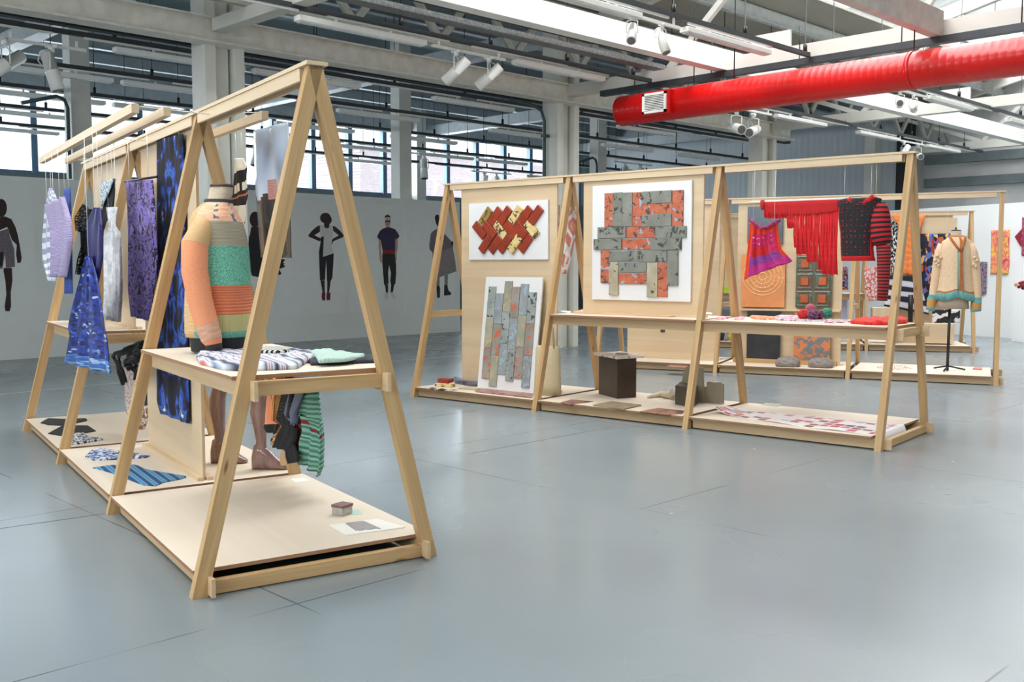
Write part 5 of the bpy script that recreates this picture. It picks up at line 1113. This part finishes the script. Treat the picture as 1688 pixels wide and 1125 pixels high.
# red and black sweater
SWB = [fab('black_red_bobble_knit', [(.12, (170, 30, 40)), (.22, (30, 27, 31))], (22, 20), 'dots', bump=.6, bfreq=(30, 36)), REDK, fab('red_black_stripe', [(.45, (24, 20, 24)), (.5, (190, 28, 40))], (1, 1.25), 'wave', interp='CONSTANT'), fab('fine_red_black_stripe', [(.4, (50, 20, 24)), (.5, (170, 40, 44))], (1, 1.9), 'wave', interp='CONSTANT')]
t = root('knitted_sweater', RR, (4.8, 0, 1.4), 'black and red bobble sweater with striped sleeves hanging under the ridge', 'sweater')
rows_ = [(42, 150, 470), (60, 78, 520), (130, 78, 500), (240, 78, 470), (400, 100, 440), (560, 104, 430), (640, 108, 440), (690, 112, 452)]
rs = []
for y, xa, xb in rows_:
    a = RR.at_v(*zH([(xa, y)])[0], 0); b_ = RR.at_v(*zH([(xb, y)])[0], 0); cu, hw = (a[0]+b_[0])/2, (b_[0]-a[0])/2
    rs.append([(cu+hw*math.cos(th)*.99, -.075*math.sin(th)*(1 if y > 50 else .4), (a[2]+b_[2])/2) for th in [2*math.pi*k/26 for k in range(26)]])
def smi(i, k):
    th = 2*math.pi*(k+.5)/26
    if i >= len(rows_)-2: return 1
    return 0 if (math.sin(th) > -.1 and abs(math.cos(th)) < .93) or i < 2 else 1
MB().rings(rs, smi, cap=False).build('sweater_body', SWB, t, thick=.008)
cl = [RR.at_v(x, y, -.05) for x, y in zH([(185, 48), (215, 80), (275, 97), (340, 88), (400, 55), (440, 22)])]
MB().tube([(p[0], -.055, p[2]) for p in cl], .022, 8).build('collar', REDK, t)
def slv(pairs, m, vv=0):
    P = []; R_ = []
    for (xa, xb, y) in pairs:
        a = RR.at_v(*zH([(xa, y)])[0], vv); b_ = RR.at_v(*zH([(xb, y)])[0], vv); P.append(((a[0]+b_[0])/2, vv, (a[2]+b_[2])/2)); R_.append((b_[0]-a[0])/2)
    mb = MB().tube(P, R_, 16, cap=False); return mb
mb = slv([(470, 560, 90), (440, 590, 160), (420, 606, 240), (410, 612, 330), (415, 618, 430), (445, 612, 520)], None); o1 = None
L1 = len(mb.f)
mb2 = slv([(470, 610, 525), (478, 608, 650), (480, 604, 800), (482, 590, 950), (478, 575, 1098)], None, .0)
off = len(mb.v); mb.v += mb2.v; mb.f += [tuple(i+off for i in f) for f in mb2.f]; mb.uv += [[(u, v*6) for u, v in q] for q in mb2.uv]; mb.sm += mb2.sm; mb.mi = [0]*L1+[1]*len(mb2.f)
mb.uv = [[(u, v*6) for u, v in q] for q in mb.uv[:L1]]+mb.uv[L1:]
mb.build('sleeve', [SWB[2], SWB[3]], t, thick=.006)
MB().tube([(cl[0][0]-.06, 0, cl[0][2]), (cl[0][0]-.06, 0, HH-.06)], .0016, 4).build('thread', WHITETHREAD, t); MB().tube([(cl[5][0], 0, cl[5][2]), (cl[5][0], 0, HH-.06)], .0016, 4).build('thread', WHITETHREAD, t)
# ================================================================ BACK RACK: artworks on the second panel
zI = lambda p: zc(1160, 260, 4.687, p)
def wallpiece(F, name, p0, p1, v, th, m, label, cat, group=None, bevel=.003):
    a = F.at_v(*p0, v); b_ = F.at_v(*p1, v)
    return tag(MB().box(a[0], b_[0], v-th/2, v+th/2, b_[2], a[2]).build(name, m, None, F, bevel=bevel), label, cat, group)
wallpiece(RB4, 'slate_picture', (1233, 341), (1290, 402), -.04, .03, splat('slate_blue_orange_flecks', (78, 88, 98), (206, 140, 104), (5, 9), thr=.62), 'slate blue picture with orange flecks behind the red dress', 'picture')
t = root('copper_plate', RB4, (2.3, -.04, .9), 'orange engraved plate with a pale circle standing on the panel ledge', 'artwork')
a = RB4.at_v(1223, 420, -.05); b_ = RB4.at_v(1293, 507, -.05)
MB().box(a[0], b_[0], -.06, -.04, b_[2], a[2]).build('plate', M('orange_copper', (226, 146, 92), .45, var=.1), t)
cu, cz, rr_ = (a[0]+b_[0])/2, (a[2]+b_[2])/2+.06, (b_[0]-a[0])*.46
mb = MB()
for r_ in (rr_, rr_*.82, rr_*.62, rr_*.4, rr_*.2):
    mb.tube([(cu+r_*math.cos(k*2*math.pi/40), -.061, cz+r_*.95*math.sin(k*2*math.pi/40)) for k in range(41)], .006, 5)
for k in range(18): mb.tube([(cu+rr_*.2*math.cos(k*.349), -.061, cz+rr_*.2*math.sin(k*.349)), (cu+rr_*math.cos(k*.349), -.061, cz+rr_*.95*math.sin(k*.349))], .003, 4)
mb.build('engraving', M('pale_engraving', (240, 196, 146), .4, var=0), t)
BRZ = splat('verdigris_bronze', (96, 84, 66), (84, 130, 124), (12, 16), thr=.56, rough=.4); COP = M('polished_copper', (196, 110, 76), .3, .6)
t = root('pressed_tile_panel', RB4, (2.97, -.04, .9), 'verdigris panel of square embossed copper tiles on the panel ledge', 'artwork')
a = RB4.at_v(1313, 421, -.05); b_ = RB4.at_v(1370, 508, -.05)
MB().box(a[0], b_[0], -.06, -.03, b_[2], a[2]).build('board', BRZ, t)
for i in range(2):
    for j in range(3):
        w = (b_[0]-a[0])/2; h = (a[2]-b_[2])/3; cx, cz = a[0]+w*(i+.5), b_[2]+h*(j+.5)
        MB().rings([[(cx+w*s*.7*math.cos(q+math.pi/4)*1.0, -y_, cz+h*s*.7*math.sin(q+math.pi/4)) for q in (0, math.pi/2, math.pi, 1.5*math.pi)] for s, y_ in ((.92, .061), (.8, .07), (.62, .064), (.5, .064), (.42, .082), (.2, .082))], smooth=False, mi=lambda i_, k_: 1 if i_ >= 3 else 0).build('embossed_tile', [BRZ, COP], t)
wallpiece(RB4, 'embossed_panel', (1232, 513), (1285, 594), -.07, .03, fab('black_embossed', [(.3, (30, 31, 35)), (.7, (52, 53, 58))], (5, 5), bump=.6, bfreq=(6, 6), rough=.5), 'black embossed panel leaning under the ledge of the back rack', 'artwork')
wallpiece(RB4, 'patterned_panel', (1310, 515), (1368, 596), -.07, .03, splat('orange_grey_relief', (196, 120, 76), (120, 122, 126), (5, 10), thr=.48), 'orange and grey relief panel leaning under the ledge', 'artwork')
a = RB4.at_v(1220, 508, -.05); b_ = RB4.at_v(1385, 510, -.05)
tag(MB().box(a[0], b_[0], -.09, -.009, a[2]-.03, a[2]-.005).build('display_ledge', PLY, None, RB4), 'slim plywood ledge fixed across the back rack panel', 'ledge')
a = RB4.at_v(1230, 598, -.1)
tag(MB().box(1.9, 3.3, -.12, -.055, DK, DK+.06).build('timber_rail', PINE, None, RB4), 'pine rail lying at the foot of the back rack panel', 'rail')
for (xa, xb, y), l in (((1277, 1320, 608), 'grey tufted stone cushion left of its twin on the back deck'), ((1331, 1375, 609.5), 'grey tufted stone cushion right of its twin on the back deck')):
    P0 = RB4.at_z(xa, y-4, DK); P1 = RB4.at_z(xb, y-4, DK); c = ((P0[0]+P1[0])/2, (P0[1]+P1[1])/2); w = abs(P1[0]-P0[0])/2
    mb = MB(); rs = []
    for z, s in ((0, .92), (.03, 1), (.055, .98), (.09, .84), (.11, .62), (.118, .3), (.12, .05)):
        rs.append([(c[0]+w*s*(abs(math.cos(th))**.6)*(1 if math.cos(th) > 0 else -1), c[1]+.16*s*(abs(math.sin(th))**.6)*(1 if math.sin(th) > 0 else -1), DK+z+.012*math.sin(th*9)*(z > .05)) for th in [2*math.pi*k/36 for k in range(36)]])
    o = tag(mb.rings(rs).build('stone_cushion', fab('grey_tufted', [(.3, (92, 90, 88)), (.5, (134, 130, 126)), (.66, (150, 116, 108))], (14, 9), bump=.8, bfreq=(16, 10)), None, RB4), l, 'cushion', 'tufted cushions on the back deck')
flat('label_card', RB4, [(1098, 605), (1104, 602), (1134, 604), (1128, 607)], DK, .004, PR1, 'small printed cards in a strip on the back rack left deck', 'card', round_=0)
tag(MB().box(*(lambda a, b_: (a[0], b_[0], -.02, -.01, b_[2], a[2]))(RB4.at_v(1089, 542, -.012), RB4.at_v(1096, 548, -.012))).build('wall_plate', M('dark_plate', (60, 56, 54), .5), None, RB4), 'tiny dark label plate on the back rack left panel', 'label plate')
# mannequin with cream cardigan on the third bay
zJ = lambda p: zc(1420, 300, 3.515, p)
VM = RB4.at_z(1562, 611, DK); mv = VM[1]
def mp(x, y): return RB4.at_v(*zJ([(x, y)])[0], mv)
t = root('mannequin', RB4, (VM[0], mv, DK), 'dressmaker torso on a black stand on the back rack deck', 'mannequin')
def ringrow(rows_, dep, n=28):
    rs = []
    for x0, x1, y, d in rows_:
        a, b_ = mp(x0, y), mp(x1, y); cu, hw = (a[0]+b_[0])/2, (b_[0]-a[0])/2
        rs.append([(cu+hw*math.cos(2*math.pi*k/n), mv-d*math.sin(2*math.pi*k/n), (a[2]+b_[2])/2) for k in range(n)])
    return rs
MB().rings(ringrow([(435, 625, 735, .13), (440, 622, 690, .13), (465, 620, 560, .12), (460, 640, 400, .12), (480, 620, 350, .1), (516, 582, 318, .06), (518, 580, 285, .055)], 0)).build('torso', LINEN, t)
MB().rings(ringrow([(517, 580, 285, .056), (522, 576, 279, .05), (543, 552, 276, .01), (540, 556, 268, .012), (545, 551, 264, .01)], 0)).build('neck_cap', M('dark_cap', (70, 50, 40)), t)
MB().tube([mp(497, 1098), mp(512, 735)], .018, 8).build('pole', BLACKPIPE, t)
mb = MB()
for an in (20, 140, 260): mb.tube([(VM[0], mv, DK+.06), (VM[0]+.22*math.cos(math.radians(an)), mv+.22*math.sin(math.radians(an)), DK+.012)], .011, 6)
mb.build('tripod_base', BLACKPIPE, t)
CM = [fab('cream_fine_knit', [(.3, (214, 184, 150)), (.7, (228, 200, 168))], (40, 60)), fab('rust_trim', [(.3, (168, 98, 50)), (.7, (188, 118, 66))], (20, 40)), fab('aqua_rib', [(.3, (110, 186, 184)), (.7, (148, 212, 208))], (60, 8), bump=.6, bfreq=(50, 0)), fab('mustard_cuff', [(.3, (178, 128, 66)), (.7, (206, 160, 96))], (10, 30), 'wave')]
t = root('knitted_cardigan', RB4, (VM[0], mv, .9), 'cream cardigan with rust trim and aqua hem on the black stand mannequin', 'cardigan')
rows_ = [(428, 662, 692, .17), (430, 660, 650, .17), (436, 655, 640, .165), (445, 650, 560, .155), (452, 648, 450, .15), (452, 650, 390, .145), (470, 636, 345, .125), (505, 604, 322, .09), (515, 600, 312, .07)]
rs = ringrow(rows_, 0)
for i in (0, 1, 2):
    rs[i] = [(p[0]+.008*math.sin(k*1.8), p[1]+.012*math.sin(k*2.3), p[2]+(.05 if i < 3 else 0)*max(0, math.sin(2*math.pi*k/28))*(.6+.4*math.cos(k))) for k, p in enumerate(rs[i])]
def cmi(i, k):
    th = 2*math.pi*(k+.5)/28
    if i == 0: return 2
    if i == 1: return 1
    if i == 7: return 1
    return 1 if 1.2 < th < 1.4 and i > 1 else 0
MB().rings(rs, cmi, cap=False).build('cardigan_body', CM, t, thick=.006)
def csl(pts, rad):
    P = [mp(x, y) for x, y in pts]; P = [(p[0], mv-.02, p[2]) for p in P]
    mb = MB().tube(P, rad, 16, cap=False); nb_ = len(P)-1; mb.mi = [([0]*(nb_-3)+[2, 3, 2])[i//16] for i in range(len(mb.f))]
    mb.build('sleeve', CM, t, thick=.006)
csl([(470, 360), (452, 420), (445, 470), (430, 560), (415, 655), (408, 680), (404, 725), (398, 745)], [.05, .06, .062, .055, .045, .055, .05, .052])
csl([(628, 360), (645, 420), (655, 470), (664, 560), (672, 670), (665, 700), (662, 735), (664, 752)], [.05, .06, .062, .055, .045, .06, .062, .06])
for x, y in ((440, 430), (428, 455), (448, 485), (462, 440), (436, 475), (655, 440), (668, 455), (650, 480), (662, 490), (448, 462)):
    p = mp(x, y); MB().sphere((p[0], mv-.09, p[2]), .022, 10, 6).build('bobble', CM, t)
for sx in ([(512, 318), (530, 345), (552, 375), (572, 400)], [(604, 318), (598, 345), (588, 375), (578, 400)]):
    q = [mp(x, y) for x, y in sx]; MB().tube([(c[0], mv-.12-.035*i/3, c[2]) for i, c in enumerate(q)], .016, 8).build('neck_trim', CM[1], t)
for dx in (-.032, .035):
    q = [mp(x, y) for x, y in ((577, 400), (577, 520), (577, 640))]; MB().tube([(c[0]+dx, mv-.158-.012*(i > 0), c[2]) for i, c in enumerate(q)], .006, 6).build('aqua_piping', CM[2], t)
# yarn and small pieces on the third deck
NET = fab('orange_net', [(.05, (206, 96, 70)), (.09, (236, 214, 200))], (10, 8), 'cells', interp='CONSTANT')
flat('net_swatch', RB4, zJ([(88, 1075), (130, 1062), (240, 1068), (300, 1082), (220, 1090), (120, 1088)]), DK, .008, NET, 'orange and white net swatch on the right deck of the back rack', 'swatch')
flat('net_swatch', RB4, zJ([(645, 1088), (660, 1080), (700, 1082), (698, 1092)]), DK, .02, M('dusty_pink_felt', (206, 128, 120), .8), 'small dusty pink felt piece near the end of the back rack', 'swatch', n=16)
cloth('hanging_textile', RB4, zJ([(14, 500), (18, 560), (22, 640), (40, 690)]), zJ([(88, 490), (96, 560), (98, 640), (96, 690)]), -.25, fab('red_white_net', [(.05, (206, 80, 66)), (.09, (222, 206, 206))], (5, 8), 'cells', interp='CONSTANT', alpha=((8, 8), .5, 1)), 'red and white openwork net hanging behind the striped sleeve', 'textile', zh=2.38, nth=2)
# ================================================================ FARTHEST RACK
CV = -.05
def far(name, l, r, v, m, label, cat='textile', **k): return cloth(name, RC, zJ(l), zJ(r), v, m, label, cat, 'textiles on the farthest rack', **k)
ORG_P = fab('orange_pink_print', [(.35, (240, 130, 50)), (.5, (232, 120, 90)), (.6, (214, 110, 150)), (.7, (244, 150, 70))], (2, 3), 'wave', dist=5, detail=4)
far('hanging_textile', [(170, 190), (205, 235), (240, 300), (240, 535)], [(372, 190), (345, 250), (330, 330), (312, 550)], -.10, ORG_P, 'orange and pink printed length with curved sides, top of farthest rack', zh=2.39, nth=2, amp=.01)
far('hanging_textile', [(165, 215), (165, 300), (165, 420), (166, 535)], [(208, 240), (208, 320), (205, 430), (192, 540)], -.06, fab('black_white_bird_print', [(.5, (30, 30, 34)), (.53, (226, 226, 226))], (5, 16), interp='CONSTANT'), 'black and white printed strip beside the striped sleeve', zh=2.39, nth=1, amp=.004)
FLOR = fab('dark_floral_print', [(.0, (24, 24, 34)), (.3, (34, 36, 60)), (.45, (200, 96, 60)), (.55, (26, 24, 34)), (.62, (90, 110, 190)), (.75, (220, 170, 90)), (.85, (150, 60, 70)), (1, (30, 30, 40))], (11, 15), 'voronoi', interp='CONSTANT')
far('hanging_textile', [(342, 300), (342, 440), (344, 600), (346, 700)], [(516, 300), (516, 440), (514, 600), (512, 700)], -.06, FLOR, 'dark floral printed length behind the cream cardigan', amp=.006, zh=2.39, nth=2)
WAVY = fab('grey_black_wave_print', [(.3, (30, 30, 36)), (.42, (52, 50, 60)), (.5, (178, 178, 196)), (.8, (206, 206, 222))], (.5, .9), 'wave', dist=6, detail=2)
far('hanging_textile', [(165, 540), (150, 600), (140, 650), (130, 720)], [(322, 545), (345, 600), (372, 700), (392, 770)], -.16, WAVY, 'lilac grey print with black waves under the orange length', amp=.02)
far('hanging_textile', [(410, 740), (410, 770), (410, 818)], [(572, 740), (572, 780), (570, 818)], -.14, fab('white_black_splash', [(.45, (36, 34, 40)), (.5, (222, 222, 228))], (2, 2), interp='CONSTANT'), 'white sheet with black splash print behind the mannequin pole', nv=8, amp=.004)
wallpiece(RC, 'plywood_plinth', (1437, 507), (1478, 558), -.2, .3, PLY, 'small plywood plinth on the farthest rack deck', 'plinth')
wallpiece(RC, 'display_board', (1519, 360), (1577, 390), -.02, .02, PLY, 'blank plywood board above the dark floral length', 'board')
wallpiece(RC, 'plywood_plinth', (1520, 533), (1570, 566), -.25, .3, PLY, 'low plywood box behind the black pole on the farthest rack', 'plinth')
tag(MB().tube([RC.at_v(*zJ([(286, 655)])[0], -.3), RC.at_v(*zJ([(283, 812)])[0], -.3)], .04, 10).build('dark_post', BLACKPIPE, None, RC), 'short dark post standing between the wavy prints', 'post')
# left bays of the farthest rack, seen through the middle rack
zK = lambda p: zc(1160, 330, 7.5, p)
def box_at(F, name, p0, p1, v, th, m, l, c, g=None): return wallpiece(F, name, p0, p1, v, th, m, l, c, g, bevel=.004)
box_at(RC, 'green_crate', (1186, 473), (1214, 490), -.1, .25, M('lime_green_plastic', (150, 206, 40), .4), 'lime green box on the shelf seen between the posts', 'box')
random.seed(11)
zs_ = .106
for i, (px, c, nm) in enumerate(((1172, (60, 60, 66), 'dark grey'), (1180, (90, 110, 150), 'dusty blue'), (1188, (44, 44, 50), 'charcoal'), (1197, (150, 150, 160), 'silver'), (1206, (196, 190, 60), 'yellow'), (1213, (120, 150, 90), 'moss green'))):
    q = RC.at_v(px, 560, -.3); h_ = random.uniform(.05, .1)
    tag(MB().sphere((q[0], -.3, DK+h_), h_, 14, 8, sc=(1.1, .9, 1), jit=.05).build('yarn_bundle', M('yarn_'+nm.replace(' ', '_'), c, .9, var=.3, vscale=40), None, RC), '%s yarn bundle on the low far deck between the posts' % nm, 'yarn', 'yarn bundles on the farthest rack')
for i, (pxa, pxb, c, nm) in enumerate(((1176, 1186, (140, 30, 44), 'crimson'), (1199, 1206, (140, 142, 148), 'silver grey'), (1207, 1217, (40, 40, 46), 'black'))):
    cloth('hanging_textile', RC, [(pxa, 382), (pxa, 460)], [(pxb, 384), (pxb, 462)], .0, fab('far_%s' % nm.replace(' ', '_'), [(.3, tuple(int(v*.8) for v in c)), (.7, c)], (4, 20)), '%s strip hanging in the far bay between the posts' % nm, 'textile', 'textiles on the farthest rack', nv=8, amp=.006, zh=2.39, nth=1)
cloth('hanging_textile', RC, [(1385, 440), (1385, 478)], [(1398, 440), (1398, 478)], -.1, FLOR, 'small dark floral piece seen under the striped sweater hem', 'textile', 'textiles on the farthest rack', nv=8, amp=.003, zh=2.39, nth=1)
cloth('hanging_textile', RC, [(1385, 492), (1386, 540)], [(1397, 492), (1396, 540)], -.1, fab('pale_lilac_cloth', [(.3, (176, 178, 214)), (.7, (206, 208, 232))], (4, 4)), 'pale lilac piece seen beside the back rack post', 'textile', 'textiles on the farthest rack', nv=8, amp=.003, zh=2.39, nth=1)
# ================================================================ RIGHT PARTITION WALL
def wl(l, r, m, label, **k): return cloth('hanging_textile', pw, zJ(l), zJ(r), .03, m, label, 'textile', 'textiles hung on the white partition', **k)
wl([(752, 282), (752, 380), (750, 450), (748, 534)], [(857, 278), (852, 400), (855, 470), (848, 536)], fab('pink_yellow_ink', [(.3, (206, 60, 90)), (.45, (240, 130, 120)), (.55, (246, 206, 60)), (.62, (236, 90, 120)), (.75, (220, 110, 180))], (3, 5), 'noise', dist=1), 'pink and yellow ink dyed cloth on the white partition', amp=.01)
wl([(680, 462), (682, 560), (688, 664)], [(728, 464), (724, 560), (722, 645)], fab('plum_grey_print', [(.4, (60, 58, 66)), (.52, (150, 146, 156)), (.62, (160, 70, 150))], (5, 14)), 'plum and grey printed cloth beside the cardigan sleeve', amp=.006)
wl([(888, 318), (920, 370), (926, 374)], [(930, 272), (938, 320), (940, 375)], fab('dark_lozenge', [(.2, (150, 30, 60)), (.5, (40, 30, 30))], (6, 6), 'cells'), 'dark diamond shaped cloth at the edge of the partition', nv=8, amp=.003)
wl([(932, 205), (930, 300), (928, 430)], [(960, 205), (960, 300), (960, 430)], fab('pink_black_print', [(.4, (206, 90, 130)), (.55, (60, 40, 60)), (.65, (236, 170, 180))], (6, 14)), 'pink printed cloth hanging at the partition edge', amp=.004)
# plinth with flowers
pz = at_plane(1667, 563, (0, 0, 0), (0, 0, 1)); pv = pw.loc(pz)
hz = pw.at_v(1667, 478, pv[1])[2]
tag(MB().box(pv[0]-.62, pv[0], pv[1]-.5, pv[1], 0, hz).build('white_plinth', WHITEWALL2, None, pw, bevel=.003), 'white plinth carrying flowers in front of the partition', 'plinth')
t = root('flower_bunch', pw, (pv[0]-.2, pv[1]-.2, hz), 'bunch of red and green fabric flowers on the white plinth', 'flowers')
mb = MB(); random.seed(9)
for k in range(46):
    c = (pv[0]-random.uniform(0, .42), pv[1]-random.uniform(.02, .35), hz+random.uniform(.02, .15)); mb.sphere(c, random.uniform(.025, .045), 8, 5, jit=.2, mi=random.choice([0, 0, 1, 2, 3, 4]))
mb.build('petal', [M('petal_crimson', (150, 20, 40), .8), M('petal_green', (40, 70, 44), .8), M('petal_peach', (226, 140, 100), .8), M('petal_plum', (90, 24, 60), .8), M('petal_pink', (220, 90, 110), .8)], t)
